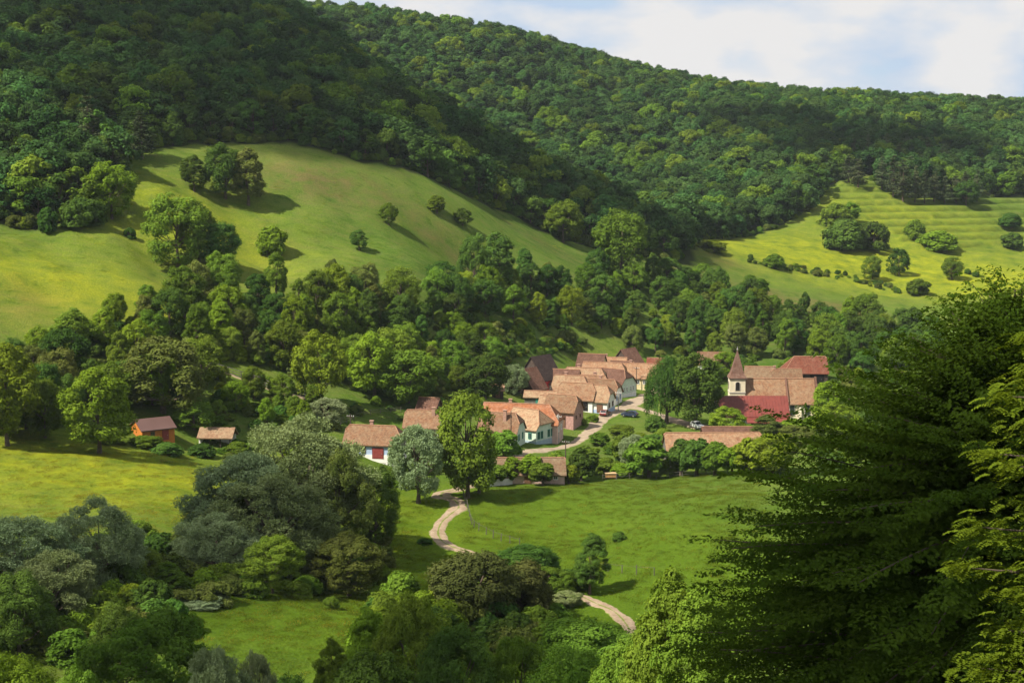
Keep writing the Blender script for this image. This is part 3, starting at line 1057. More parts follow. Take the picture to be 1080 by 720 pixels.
# behind the cabin on the left
scatter([(-20, 420), (-20, 388), (0, 386), (40, 380), (90, 352), (130, 342), (190, 345), (230, 385), (215, 425), (140, 432), (60, 457), (-20, 464)], 30, 5.8, belt('on the slope behind the orange cabin', W1, (7, 12)), 420)
scatter([(130, 342), (200, 322), (250, 314), (330, 318), (370, 310), (430, 330), (450, 345), (440, 380), (430, 425), (360, 405), (300, 395), (230, 380), (180, 342)], 50, 5.9, belt('in the wood between the meadow and the rail fence', W1, (7, 13)), 430)
scatter([(430, 332), (470, 322), (540, 300), (600, 304), (640, 290), (690, 292), (720, 305), (760, 312), (760, 350), (690, 380), (660, 376), (640, 362), (560, 345), (520, 350), (470, 345)], 54, 5.8, belt('on the slope above the village roofs', W2, (6.5, 12)), 560)
scatter([(400, 380), (460, 350), (520, 372), (545, 385), (530, 402), (470, 418), (420, 420)], 16, 6.0, belt('beside the dark barns', W1, (6, 10)), 420)
scatter([(720, 306), (780, 312), (830, 322), (880, 336), (940, 352), (1010, 365), (980, 410), (890, 398), (866, 392), (840, 384), (760, 386), (700, 384), (700, 340)], 62, 5.8, belt('in the wood behind the church', W2, (7.5, 13)), 560)
scatter([(222, 402), (250, 412), (285, 424), (330, 433), (335, 452), (290, 458), (240, 455), (222, 440)], 9, 5.5, belt('on the bank below the rail fence', {'mid': 3, 'bright': 2}, (4.5, 7.5)), 420)
print('trees so far', N_TREES[0])

# ---- forest stuff: far too many trees to count
def gn_scatter(name, pts, rots, scls, ids, objs, label, mat_obj=None):
    me = bpy.data.meshes.new(name)
    me.vertices.add(len(pts))
    me.vertices.foreach_set('co', np.ascontiguousarray(pts, np.float32).ravel())
    a = me.attributes.new('rot', 'FLOAT_VECTOR', 'POINT')
    a.data.foreach_set('vector', np.ascontiguousarray(rots, np.float32).ravel())
    a = me.attributes.new('scl', 'FLOAT_VECTOR', 'POINT')
    a.data.foreach_set('vector', np.ascontiguousarray(scls, np.float32).ravel())
    a = me.attributes.new('pick', 'INT', 'POINT')
    a.data.foreach_set('value', np.ascontiguousarray(ids, np.int32))
    o = link(name, me)
    ng = bpy.data.node_groups.new(name + '_scatter', 'GeometryNodeTree')
    ng.interface.new_socket('Geometry', in_out='INPUT', socket_type='NodeSocketGeometry')
    ng.interface.new_socket('Geometry', in_out='OUTPUT', socket_type='NodeSocketGeometry')
    gi = ng.nodes.new('NodeGroupInput')
    go = ng.nodes.new('NodeGroupOutput')
    m2p = ng.nodes.new('GeometryNodeMeshToPoints')
    iop = ng.nodes.new('GeometryNodeInstanceOnPoints')
    iop.inputs['Pick Instance'].default_value = True
    jn = ng.nodes.new('GeometryNodeJoinGeometry')
    infos = []
    for ob in objs:
        oi = ng.nodes.new('GeometryNodeObjectInfo')
        oi.transform_space = 'ORIGINAL'
        oi.inputs['Object'].default_value = ob
        oi.inputs['As Instance'].default_value = True
        infos.append(oi)
    for oi in reversed(infos):
        ng.links.new(oi.outputs['Geometry'], jn.inputs[0])
    def named(nm, ty):
        n = ng.nodes.new('GeometryNodeInputNamedAttribute')
        n.data_type = ty
        n.inputs['Name'].default_value = nm
        return n.outputs['Attribute']
    e2r = ng.nodes.new('FunctionNodeEulerToRotation')
    ng.links.new(named('rot', 'FLOAT_VECTOR'), e2r.inputs[0])
    ng.links.new(gi.outputs[0], m2p.inputs[0])
    ng.links.new(m2p.outputs[0], iop.inputs['Points'])
    ng.links.new(jn.outputs[0], iop.inputs['Instance'])
    ng.links.new(named('pick', 'INT'), iop.inputs['Instance Index'])
    ng.links.new(e2r.outputs[0], iop.inputs['Rotation'])
    ng.links.new(named('scl', 'FLOAT_VECTOR'), iop.inputs['Scale'])
    ng.links.new(iop.outputs[0], go.inputs[0])
    md = o.modifiers.new('scatter', 'NODES')
    md.node_group = ng
    tag(o, label, kind='stuff')
    return o

def source(name, me, mat):
    """a mesh the scatter draws from; it is not itself in the scene"""
    o = bpy.data.objects.new(name, me.copy())
    o.data.materials.clear()
    o.data.materials.append(mat)
    return o

FOREST_SRC = [source('forest_crown', PROTO['broad_far'][i % 6][0], LEAF[t]) for i, t in enumerate(['forest'] * 6 + ['dark', 'forest', 'mid', 'mid'])]

def poisson_grid(x0, x1, y0, y1, sp):
    xs = np.arange(x0, x1, sp)
    ys = np.arange(y0, y1, sp * .9)
    X, Y = np.meshgrid(xs, ys)
    X = X + (np.arange(len(ys)) % 2)[:, None] * sp / 2
    X = X + rng.uniform(-.38, .38, X.shape) * sp
    Y = Y + rng.uniform(-.38, .38, Y.shape) * sp
    return X.ravel(), Y.ravel()

def forest(name, test, box, sp, hr, label, skip=None):
    x, y = poisson_grid(*box, sp)
    z = height(x, y)
    u, v, _ = project(x, y, z)
    k = test(u, y)
    if skip is not None: k &= ~skip(u, v, x, y)
    x, y, z = x[k], y[k], z[k]
    n = len(x)
    hh = rng.uniform(*hr, n) / 12.0
    ww = hh * rng.uniform(.85, 1.25, n)
    rots = np.c_[rng.normal(0, .05, n), rng.normal(0, .05, n), rng.uniform(0, 6.28, n)]
    ids = np.where(rng.uniform(size=n) < .70, rng.integers(0, 6, n), rng.integers(6, 10, n))
    print(name, n)
    return gn_scatter(name, np.c_[x, y, z - .3], rots, np.c_[ww, ww, hh], ids, FOREST_SRC, label)

# the front row of the near wood stands as single trees, the mass behind it as one wood
front = []
edge_n = 0
uu = -15.0
while uu < 712:
    Yb = float(np.interp(uu, ne_u, ne_Y))
    p = at(uu, Yb + rng.uniform(2, 7))
    t = rng.choice(['dark', 'dark', 'forest', 'mid'], p=[.4, .25, .25, .10])
    hh = rng.uniform(9, 13)
    where = 'on the left' if uu < 130 else ('above the hillside meadow' if uu < 560 else 'where the ridge runs down')
    plant('broad_far', p, hh, hh * rng.uniform(.75, .95), t, f'{"mid green" if t == "mid" else "dark"} tree in the front row of the ridge wood {where}', group=f'front row of the ridge wood {where}')
    edge_n += 1
    uu += rng.uniform(15, 24)
print('edge trees', edge_n)
for a in [(95, 178, 104, 30, 'tall ragged pine standing in the wood on the left'), (150, 168, 118, 26, 'thin grey pine at the wood edge left of the upper meadow')]:
    tpx('pine_far', a[0], a[1], a[2], a[3], 'pine', a[4])
forest('ridge_wood', lambda u, Y: near_forest(u, Y - 9), (-420, 90, 380, 800), 8.0, (10.5, 18), 'dense broadleaf wood covering the near ridge, dark under cloud shadow')
forest('far_wood', far_forest, (-220, 460, 540, 1125), 8.6, (10.5, 18), 'dense sunlit broadleaf wood covering the far ridge')

# the pines among the far wood
PINE_PX = [(905, 190, 128), (930, 192, 105), (942, 200, 118), (952, 205, 112), (965, 206, 126), (975, 206, 110), (985, 205, 120), (996, 207, 130), (1008, 206, 124), (1018, 206, 150), (895, 185, 130), (1030, 205, 142), (938, 180, 100), (960, 188, 104), (984, 190, 102), (900, 172, 0), (915, 165, 0), (935, 168, 0), (955, 165, 0), (978, 172, 0), (995, 178, 0), (948, 180, 0), (970, 184, 0)]
for (u, vb, vt) in PINE_PX:
    p = gp(u, vb + 8)
    plant('pine_far', p, rng.uniform(13, 20), rng.uniform(6.5, 9), 'pine', 'grey brown pine among the broadleaf trees above the terraces', group='pines above the terraces')

# undergrowth below the trees of the slopes
BUSH_SRC = [source('undergrowth_bush', PROTO['bush_mid'][i % 3][0], LEAF[t]) for i, t in enumerate(['mid', 'dark', 'olive', 'bright', 'mid', 'dark'])]
ub = []
def under(poly, n, s0=.5, s1=1.1, Ymax=600):
    us = [p[0] for p in poly]
    vs_ = [p[1] for p in poly]
    k = 0
    for _ in range(n * 6):
        if k >= n: break
        u, v = rng.uniform(min(us), max(us)), rng.uniform(min(vs_), max(vs_))
        if not in_poly([u], [v], poly)[0]: continue
        p = gp(u, v)
        if p[1] > Ymax: continue
        ub.append((p, rng.uniform(s0, s1)))
        k += 1
under([(-20, 420), (0, 385), (60, 375), (130, 345), (190, 345), (230, 380), (215, 425), (140, 432), (60, 455), (-20, 462)], 70)
under([(130, 345), (180, 330), (210, 322), (290, 316), (350, 314), (420, 325), (450, 340), (440, 380), (430, 425), (360, 405), (300, 395), (230, 380), (180, 335)], 110)
under([(430, 335), (460, 322), (540, 305), (600, 300), (640, 288), (700, 290), (760, 312), (760, 350), (690, 368), (640, 362), (560, 365), (520, 360), (470, 345)], 120)
under([(700, 310), (750, 312), (810, 322), (880, 338), (960, 352), (990, 360), (960, 395), (880, 372), (840, 372), (760, 366), (700, 366)], 90)
under([(400, 380), (460, 350), (520, 365), (600, 362), (640, 368), (545, 385), (530, 402), (470, 418), (420, 425)], 60, .4, .9)
under([(370, 430), (440, 420), (520, 420), (520, 440), (440, 445), (370, 445)], 22, .3, .6)
under([(830, 280), (900, 291), (960, 307), (965, 314), (900, 298), (830, 286)], 60, .25, .55)
under([(790, 272), (812, 276), (812, 282), (790, 278)], 10, .3, .5)
under([(1020, 285), (1080, 282), (1080, 290), (1020, 294)], 16, .3, .6)
under([(1000, 232), (1080, 228), (1080, 234), (1000, 238)], 16, .2, .5)
under([(955, 256), (1080, 252), (1080, 258), (955, 262)], 26, .2, .5)
under([(960, 240), (1070, 236), (1070, 246), (1000, 248), (960, 250)], 26, .3, .6)
under([(700, 268), (735, 272), (700, 280)], 8, .5, .9)
under([(690, 370), (760, 372), (840, 372), (900, 380), (900, 400), (870, 398), (760, 390), (690, 386)], 40, .5, .9)
under([(440, 335), (480, 335), (620, 362), (640, 372), (540, 378), (500, 366), (460, 350)], 70, .3, .7)
under([(840, 400), (960, 400), (960, 500), (860, 500), (850, 440)], 60, .5, 1.1)
under([(-20, 560), (60, 585), (190, 570), (215, 640), (190, 690), (60, 700), (-20, 700)], 90, .6, 1.2)
under([(200, 590), (400, 560), (410, 600), (400, 625), (300, 632), (215, 640)], 60, .5, .9)
under([(380, 640), (470, 620), (590, 660), (640, 690), (600, 715), (380, 715)], 60, .5, 1.1)
under([(120, 462), (200, 468), (290, 470), (360, 450), (365, 490), (300, 500), (200, 490), (150, 474)], 26, .25, .6)
under([(410, 500), (470, 490), (470, 505), (420, 520)], 8, .3, .6)
under([(225, 395), (290, 418), (345, 432), (340, 456), (230, 458)], 55, .3, .75)
under([(260, 398), (300, 406), (345, 420), (345, 426), (300, 414), (260, 402)], 14, .3, .5)
under([(630, 460), (690, 462), (690, 500), (636, 500)], 16, .3, .55)
for uu in np.arange(-10, 715, 5.5):
    q = at(uu, float(np.interp(uu, ne_u, ne_Y)) + rng.uniform(1, 5))
    ub.append((q, rng.uniform(.4, 1.0)))
for uu in np.arange(745, 1100, 7):
    q = at(uu, float(np.interp(uu, fe_u, fe_Y)) + rng.uniform(-1, 4))
    ub.append((q, rng.uniform(.4, 1.0)))
P_ = np.array([a[0] for a in ub])
S_ = np.array([a[1] for a in ub])
n = len(ub)
gn_scatter('undergrowth', P_ - np.array((0, 0, .2)), np.c_[np.zeros((n, 2)), rng.uniform(0, 6.28, n)], np.c_[S_, S_, S_ * rng.uniform(.7, 1.2, n)], rng.integers(0, 6, n), BUSH_SRC, 'brushy undergrowth between the trees of the valley slopes')

# ------------------------------------------------------------------ thin summer haze
hm, nt, out = new_mat('summer_haze')
pv = N(nt, "ShaderNodeVolumePrincipled")
pv.inputs['Color'].default_value = (.80, .90, 1.0, 1)
pv.inputs['Density'].default_value = HAZE
pv.inputs['Anisotropy'].default_value = .2
nt.links.new(pv.outputs[0], out.inputs['Volume'])
zlo, zhi = float(GV[:, 2].min()) - 1.0, float(GV[:, 2].max()) + 24
mb = MB()
mb.box((0, 1500, (zlo + zhi) / 2), (6020, 5020, zhi - zlo))
hz = mb.build('haze', hm)
tag(hz, kind='stuff')
# ------------------------------------------------------------------ tall meadow grass
LEAF['grass'] = leaf_mat('leaf_grass', (0.082, 0.128, 0.010), (0.112, 0.150, 0.015), .5, .2)
LEAF['hay'] = leaf_mat('leaf_hay', (0.190, 0.190, 0.018), (0.230, 0.215, 0.026), .5, .2)
def tuft(seed):
    r = np.random.default_rng(seed)
    n = 70
    a = r.uniform(0, 6.283, n)
    d_ = r.uniform(0, 1, n) ** .5 * 1.2
    base = np.c_[np.cos(a) * d_, np.sin(a) * d_, np.zeros(n)]
    hh = r.uniform(.08, .26, n) * (1.15 - .5 * d_)
    lean = r.normal(0, .12, (n, 2))
    az = r.uniform(0, 6.283, n)
    w = np.c_[np.cos(az), np.sin(az), np.zeros(n)] * .035
    top = base + np.c_[lean, hh]
    mid_ = base + np.c_[lean * .3, hh * .55]
    V = np.stack([base - w * .6, mid_ + w, top, mid_ - w], 1).reshape(-1, 3)
    return np_mesh('grass_tuft', V, np.arange(4 * n).reshape(n, 4), LEAF['grass'])
TUFTS = [source('grass_tuft', tuft(s), LEAF[t]) for s, t in ((1, 'grass'), (2, 'grass'), (3, 'hay'))]
road_c = np.vstack([catmull(road_w, 10), catmull(street_w, 10)])
def tufts(poly, box, n, s0, s1, hay):
    x = rng.uniform(box[0], box[1], n)
    y = rng.uniform(box[2], box[3], n)
    z = height(x, y)
    u, v, _ = project(x, y, z)
    k = in_poly(u, v, poly)
    dd_ = np.min((x[:, None] - road_c[None, :, 0]) ** 2 + (y[:, None] - road_c[None, :, 1]) ** 2, 1)
    k &= dd_ > 9
    x, y, z = x[k], y[k], z[k]
    m = len(x)
    return np.c_[x, y, z], rng.uniform(s0, s1, m), np.where(rng.uniform(size=m) < hay, 2, rng.integers(0, 2, m))
parts_ = [tufts([(400, 535), (480, 515), (640, 504), (800, 500), (820, 560), (760, 660), (640, 680), (520, 680), (400, 660)], (-40, 60, 150, 300), 9000, .5, 1.1, .03),
          tufts([(-30, 460), (100, 468), (205, 480), (205, 560), (120, 580), (-30, 570)], (-110, -40, 185, 290), 2500, .4, 1.0, .9),
          tufts([(195, 640), (300, 625), (400, 625), (390, 715), (180, 715)], (-60, -5, 130, 190), 3500, .5, 1.0, .1),
          tufts([(-30, 235), (120, 235), (140, 170), (240, 155), (380, 178), (600, 258), (600, 270), (480, 290), (300, 285), (200, 290), (100, 300), (-30, 340)], (-180, 30, 320, 520), 2500, .5, 1.0, .3)]
TP = np.vstack([q[0] for q in parts_])
TS = np.concatenate([q[1] for q in parts_])
TI = np.concatenate([q[2] for q in parts_])
m = len(TP)
print('tufts', m)
gn_scatter('grass', TP, np.c_[np.zeros((m, 2)), rng.uniform(0, 6.28, m)], np.c_[TS, TS, TS * rng.uniform(.7, 1.3, m)], TI, TUFTS, 'uncut meadow grass standing in tufts on the open slopes')
# ------------------------------------------------------------------ the village
TILE_PINK = tile_mat('old_pink_tiles', (0.257, 0.131, 0.069), (0.173, 0.083, 0.047), (0.279, 0.198, 0.121), .45)
TILE_PALE = tile_mat('old_pale_tiles', (0.271, 0.154, 0.089), (0.189, 0.098, 0.057), (0.302, 0.230, 0.141), .55)
TILE_ORANGE = tile_mat('orange_tiles', (0.296, 0.115, 0.049), (0.215, 0.078, 0.037), (0.296, 0.163, 0.104), .25)
TILE_RED = tile_mat('red_tiles', (0.237, 0.070, 0.041), (0.178, 0.056, 0.033), (0.266, 0.133, 0.089), .25)
TILE_BROWN = tile_mat('brown_tiles', (0.141, 0.067, 0.044), (0.096, 0.048, 0.033), (0.185, 0.104, 0.074), .35)
TILE_DARK = tile_mat('dark_shingles', (0.056, 0.036, 0.031), (0.038, 0.027, 0.024), (0.081, 0.056, 0.048), .35)
METAL_RED = simple('red_sheet_metal', (.150, .030, .021), .55, .14, .9, .35)
METAL_BROWN = simple('brown_sheet_metal', (0.096, 0.052, 0.044), .45, .05, .4, .4)
W_WHITE = simple('white_plaster', (.70, .68, .62), .9, .09, .9)
W_BLUE = simple('blue_plaster', (0.344, 0.430, 0.585), .9, .10, .9)
W_GREEN = simple('pale_green_plaster', (.46, .54, .44), .9, .10, .9)
W_TEAL = simple('blue_green_plaster', (.30, .38, .42), .9, .10, .9)
W_YELLOW = simple('yellow_plaster', (0.602, 0.499, 0.284), .9, .08, .9)
W_CREAM = simple('cream_plaster', (0.619, 0.550, 0.396), .9, .13, .6)
W_PINK = simple('pink_brick', (0.378, 0.219, 0.185), .95, .22, 3.0)
W_ROSE = simple('rose_plaster', (0.516, 0.361, 0.310), .9, .12, 1.2)
W_WOOD = simple('dark_boards', (0.073, 0.053, 0.043), .9, .3, 2.2)
W_GREY = simple('grey_boards', (0.129, 0.116, 0.099), .9, .25, 2.2)
W_ORANGE = simple('orange_boards', (0.430, 0.150, 0.030), .6, .12, 2.0)
W_RED = simple('red_paint', (0.361, 0.030, 0.039), .7, .1, 1.5)
P_GREEN = simple('green_paint', (.05, .23, .17), .6, .1, 2)
P_WHITE = simple('white_paint', (.78, .78, .75), .6, .05, 2)
P_BROWN = simple('brown_paint', (.16, .085, .05), .7, .15, 2)
P_REDDOOR = simple('dark_red_paint', (.22, .045, .04), .6, .15, 2)
GLASS = simple('window_glass', (.03, .035, .04), .12, .2, 3, .6)
OPENING_SHADE = simple('opening_shade', (.015, .013, .012), .95, .2, 1)  # near-black colour standing in for the shade inside openings
BRICK = simple('chimney_brick', (.34, .20, .15), .95, .2, 4)
RIDGE_T = simple('ridge_tiles', (.27, .145, .088), .9, .2, 2.0)
STONE = simple('grey_stone', (.35, .33, .30), .95, .15, 1.5)

def roof_solid(polys, th=.20):
    """closed roof shell from its top faces"""
    V, Fc = [], []
    def vid(p):
        for i, q in enumerate(V):
            if (Vector(q) - Vector(p)).length < 1e-4: return i
        V.append(tuple(p))
        return len(V) - 1
    for p in polys:
        Fc.append([vid(q) for q in p])
    n = len(V)
    edges = {}
    for f in Fc:
        for a, b in zip(f, f[1:] + f[:1]):
            edges.setdefault(frozenset((a, b)), []).append((a, b))
    F2 = [tuple(f) for f in Fc] + [tuple(n + i for i in reversed(f)) for f in Fc]
    for k, l in edges.items():
        if len(l) == 1:
            a, b = l[0]
            F2.append((b, a, n + a, n + b))
    mb = MB()
    mb.v = V + [(x, y, z - th) for x, y, z in V]
    mb.f = F2
    return mb

def gable_roof(L, W, hw, rh, q=(0, 0), ov=.42, oe=.35):
    k = rh / (W / 2)
    ze, zr = hw + .20 - ov * k, hw + .20 + rh
    y = W / 2 + ov
    X = L / 2 + oe
    P = {}
    for s, qq in ((-1, q[0]), (1, q[1])):
        # hip starts where the slope is qq of the way out from the ridge
        hy = y * qq
        zh = zr - (zr - ze) * qq
        inset = hy * .75
        P[s] = ((s * X, -y, ze), (s * X, -hy, zh), (s * (X - inset), 0, zr), (s * X, hy, zh), (s * X, y, ze))
    a, b = P[-1], P[1]
    def cl(l):
        o = []
        for p in l:
            if not o or (Vector(p) - Vector(o[-1])).length > 1e-4: o.append(p)
        if (Vector(o[0]) - Vector(o[-1])).length < 1e-4: o.pop()
        return o
    polys = [cl([a[0], b[0], b[1], b[2], a[2], a[1]]), cl([b[4], a[4], a[3], a[2], b[2], b[3]])]
    for s in (-1, 1):
        if q[0 if s < 0 else 1] > 0:
            p = P[s]
            t = [p[1], p[3], p[2]] if s > 0 else [p[3], p[1], p[2]]
            polys.append(t)
    return polys, (a[2], b[2]), P

def window(parent, side, pos, z, w, h, L, W, fm, sill=False):
    """frame with a cross bar, the pane set in it"""
    mb = MB()
    b = .10
    for cx, cz, dx, dz in ((-w / 2 + b / 2, 0, b, h), (w / 2 - b / 2, 0, b, h), (0, h / 2 - b / 2, w - 2 * b, b), (0, -h / 2 + b / 2, w - 2 * b, b), (0, 0, .06, h - 2 * b)):
        mb.box((cx, 0, cz), (dx, .14, dz))
    wn = mb.build('window', fm, parent)
    g = MB()
    g.box((0, .015, 0), (w - 2 * b + .01, .06, h - 2 * b + .01))
    pn = g.build('pane', GLASS, wn)
    place_side(wn, side, pos, z, L, W)
    return wn

def place_side(o, side, pos, z, L, W, off=.04):
    if side == 'front': o.location, rz = (pos, -W / 2 - off, z), 0
    elif side == 'back': o.location, rz = (-pos, W / 2 + off, z), math.pi
    elif side == 'right': o.location, rz = (L / 2 + off, pos, z), math.pi / 2
    else: o.location, rz = (-L / 2 - off, -pos, z), -math.pi / 2
    o.rotation_euler = (0, 0, rz)

def door(parent, side, pos, w, h, L, W, mat, name='door'):
    mb = MB()
    mb.box((0, 0, h / 2), (w, .12, h))
    for sx in (-1, 1):
        mb.box((sx * (w / 2 + .05), 0, h / 2 + .03), (.10, .18, h + .06))
    mb.box((0, 0, h + .11), (w + .2, .18, .10))
    n = max(2, int(w / .5))
    for k in range(n):
        mb.box((-w / 2 + (k + .5) * w / n, -.07, h * .5), (w / n * .7, .03, h * .86))
    d_ = mb.build(name, mat, parent)
    place_side(d_, side, pos, 0, L, W)
    hd = MB()
    hd.box((w * .36, -.13, h * .48), (.05, .1, .18))
    hd.build('handle', STONE, d_)
    return d_

def house(name, cat, u, v, deg, L, W, hw, rh, label, q=(0, 0), wall=None, roof=None, wins=(), doors=(), chim=(), plinth=None, facade=None, dz=0.0, group=None, ridge=True):
    p = gp(u, v)
    root = empty(name, (p[0], p[1], p[2] + dz), R(deg))
    tag(root, label, cat, group)
    mb = MB()
    foot = 1.6
    mb.box((0, 0, (hw - foot) / 2), (L, W, hw + foot))
    for s, qq in ((-1, q[0]), (1, q[1])):
        t = .3
        if qq < .95:
            zt = rh * (1 - qq) - .02
            ht = W / 2 * qq
            poly = [(-W / 2, hw), (W / 2, hw), (max(ht, .02), hw + zt), (-max(ht, .02), hw + zt)]
            a, b = (L / 2 - t, L / 2) if s > 0 else (-L / 2, -L / 2 + t)
            mb.prism(poly, 'x', a, b)
    mb.build('wall', wall, root)
    polys, rd, P = gable_roof(L, W, hw, rh, q)
    rf = roof_solid(polys).build('roof', roof, root)
    if ridge:
        mb = MB()
        mb.tube([Vector(rd[0]) + Vector((0, 0, .02)), Vector(rd[1]) + Vector((0, 0, .02))], .14, 6)
        for s, qq in ((-1, q[0]), (1, q[1])):
            if qq > 0:
                for j in (1, 3):
                    mb.tube([P[s][2], P[s][j]], .11, 6)
        mb.build('ridge_cap', RIDGE_T, rf)
    for (cx, cy) in chim:
        mb = MB()
        zt = hw + rh + .9
        zb = hw + rh * (1 - abs(cy) / (W / 2)) - .8
        mb.box((cx, cy, (zt + zb) / 2), (.7, .6, zt - zb))
        mb.box((cx, cy, zt + .07), (.9, .8, .14))
        mb.build('chimney', BRICK, rf)
    if plinth:
        mb = MB()
        e = .06
        mb.box((0, -W / 2 - e / 2, (.8 - foot) / 2), (L + 2 * e, e, .8 + foot))
        mb.box((L / 2 + e / 2, 0, (.8 - foot) / 2), (e, W, .8 + foot))
        mb.box((-L / 2 - e / 2, 0, (.8 - foot) / 2), (e, W, .8 + foot))
        mb.build('plinth', plinth, root)
    if facade:
        for side, fmat in facade:
            mb = MB()
            if side in ('right', 'left'):
                qq = q[1] if side == 'right' else q[0]
                zt = rh * (1 - qq) - .12
                ht = max(.03, W / 2 * qq - .05)
                s = 1 if side == 'right' else -1
                mb.prism([(-W / 2 + .02, -foot), (W / 2 - .02, -foot), (W / 2 - .02, hw - .05), (ht, hw + zt), (-ht, hw + zt), (-W / 2 + .02, hw - .05)], 'x', s * (L / 2 + .003), s * (L / 2 + .05))
            else:
                mb.box((0, -W / 2 - .025, (hw - foot) / 2), (L - .02, .045, hw + foot - .04))
            mb.build('facade', fmat, root)
    for w in wins:
        side, pos, z, ww, hh, fm = w
        window(root, side, pos, z, ww, hh, L, W, fm)
    for side, pos, w, h, m in doors:
        door(root, side, pos, w, h, L, W, m)
    return root

def fw(side, xs, z=1.75, w=1.0, h=1.3, m=None):
    return [(side, x, z, w, h, m or P_WHITE) for x in xs]

# left of the valley road
house('cabin', 'cabin', 161, 462, 36, 6.6, 6.2, 2.3, 1.6, 'small orange board cabin with brown sheet metal roof on the left', wall=W_ORANGE, roof=METAL_BROWN,
      wins=fw('front', [-1.2], 1.5, .9, .9, P_BROWN), doors=[('front', 1.4, 1.1, 1.9, P_REDDOOR)], ridge=False)
house('house', 'house', 396, 481, -10, 11.6, 7, 3.0, 3.1, 'blue walled house with red tile roof left of the silver willow', (.25, .62), W_BLUE, TILE_PINK,
      fw('front', [-4, -1.6, 4.2], 1.8, 1.0, 1.4, P_BROWN), [('front', 1.5, 2.2, 2.2, P_REDDOOR)], [(-1.0, 1.0)], W_WHITE, [('right', W_GREY)])
house('house', 'house', 447, 461, -8, 7.6, 6.2, 2.8, 3.0, 'white house with tile roof and chimney right of the blue one', (.2, .2), W_WHITE, TILE_PINK,
      fw('front', [-2.2, 0.6], 1.7), [('front', 2.6, 1.0, 2.0, P_BROWN)], [(2.4, -.8)])
house('shed', 'shed', 453, 440, -20, 4.6, 4.2, 2.1, 2.2, 'small red roofed shed against the wood above the white house', (0, 0), W_WOOD, TILE_BROWN, doors=[('right', 0, 1.2, 1.7, P_BROWN)])
house('shed', 'shed', 525, 419, 0, 2.8, 2.6, 1.9, 1.0, 'tiny tile roofed hut among the trees left of the dark barns', (0, 0), W_WOOD, TILE_PALE, doors=[('front', 0, .9, 1.6, P_BROWN)])

# the green house group at the bend
house('house', 'house', 551, 458, -12, 17.5, 8, 3.2, 3.6, 'long house with wide tile roof and rose wall behind the green house', (0, .85), W_ROSE, TILE_ORANGE,
      fw('front', [4.5, 6.6], 1.8) + fw('right', [-2, 1], 1.8), [], [(-3, 1)])
house('house', 'house', 529, 468, -16, 8.6, 7.2, 3.2, 3.5, 'white house with green gable left of the green porch house', (0, .5), W_WHITE, TILE_PINK,
      fw('front', [-2.5, .2, 2.6], 1.7, 1.0, 1.3, P_GREEN) + fw('right', [-1.5, 1.5], 1.8, .9, 1.5, P_GREEN), [], [(1.2, -1.4)], None, [('right', W_GREEN)])
house('house', 'house', 559, 465, -36, 8.5, 7.4, 3.5, 3.5, 'pale green house with green windows and hipped roof at the road bend', (0, .72), W_GREEN, TILE_PALE,
      fw('right', [-2.7, -1.5, 1.2, 2.5], 2.0, .85, 1.7, P_GREEN) + fw('front', [2.6], 1.9, .9, 1.4, P_GREEN), [('front', -.2, 1.7, 2.5, OPENING_SHADE)], [], W_TEAL)  # front slab painted near-black as the shade in the porch arch
house('barn', 'barn', 594, 448, -22, 7.6, 7.0, 3.7, 3.2, 'rose brick barn with tile roof beside the grey pole', (.15, .35), W_PINK, TILE_PINK,
      fw('right', [-1.6, 1.3], 2.2, .7, .9, P_BROWN), [('front', .5, 2.4, 2.8, P_BROWN)])
house('shed', 'shed', 571, 427, -8, 8.2, 3.6, 2.2, 1.1, 'low long shed with pale roof and green boards below the dark barns', (0, 0), W_GREY, TILE_PALE,
      fw('front', [1.8, 3.1], 1.2, .8, .9, P_WHITE), [('front', -.4, 1.5, 1.7, P_GREEN)])
house('barn', 'barn', 570, 408, 48, 7.4, 8.4, 2.6, 5.6, 'tall dark shingled barn, the higher of the two steep ones', (0, 0), W_WOOD, TILE_DARK, doors=[('front', 1, 2.4, 2.3, W_RED)], ridge=False, facade=[('front', W_RED)])
house('barn', 'barn', 558, 416, 48, 5.2, 7.6, 1.9, 4.9, 'steep brown roofed barn in front of the tall dark one', (0, 0), W_WOOD, TILE_BROWN, doors=[('left', 0, 1.8, 1.7, W_WOOD)], ridge=False)
# the row along the village street
house('house', 'house', 610, 430, -18, 9.2, 7.2, 2.8, 3.4, 'white walled house with pink tile roof above the grassy bank', (.2, .45), W_WHITE, TILE_PINK,
      fw('front', [-2.8, -.6], 1.6) + fw('right', [-1.4, 1.2], 1.7), [('front', 2.6, 1.4, 2.1, OPENING_SHADE)], [])
house('house', 'house', 593, 414, -14, 9.0, 7.5, 2.8, 3.3, 'house with mottled red roof right behind the dark barns', (0, 0), W_ROSE, TILE_BROWN, fw('front', [-2, 1]), [('right', 0, 1.2, 2, P_BROWN)], [])
house('house', 'house', 617, 414, -14, 10.5, 7.8, 2.9, 3.6, 'house with broad pale tile roof in the middle of the roof row', (.2, .4), W_WHITE, TILE_PALE, fw('right', [-1.6, 1.4], 1.8), [('front', 1, 1.2, 2, P_BROWN)], [(-2, .8)])
house('house', 'house', 637, 407, -14, 11.5, 8.0, 2.9, 3.6, 'house with long pink roof behind the green gabled one', (0, .4), W_WHITE, TILE_PINK, fw('right', [-1.6, 1.4], 1.8), [('front', 1, 1.2, 2, P_BROWN)], [])
house('house', 'house', 627, 433, -20, 8.6, 7.0, 2.9, 3.3, 'white house with tile roof and blue trim at the street front', (.1, .5), W_WHITE, TILE_PALE,
      fw('right', [-1.7, 1.5], 1.7, .9, 1.3, P_BROWN) + fw('front', [-1], 1.7), [('front', 2.4, 1.3, 2, P_BROWN)], [], W_BLUE)
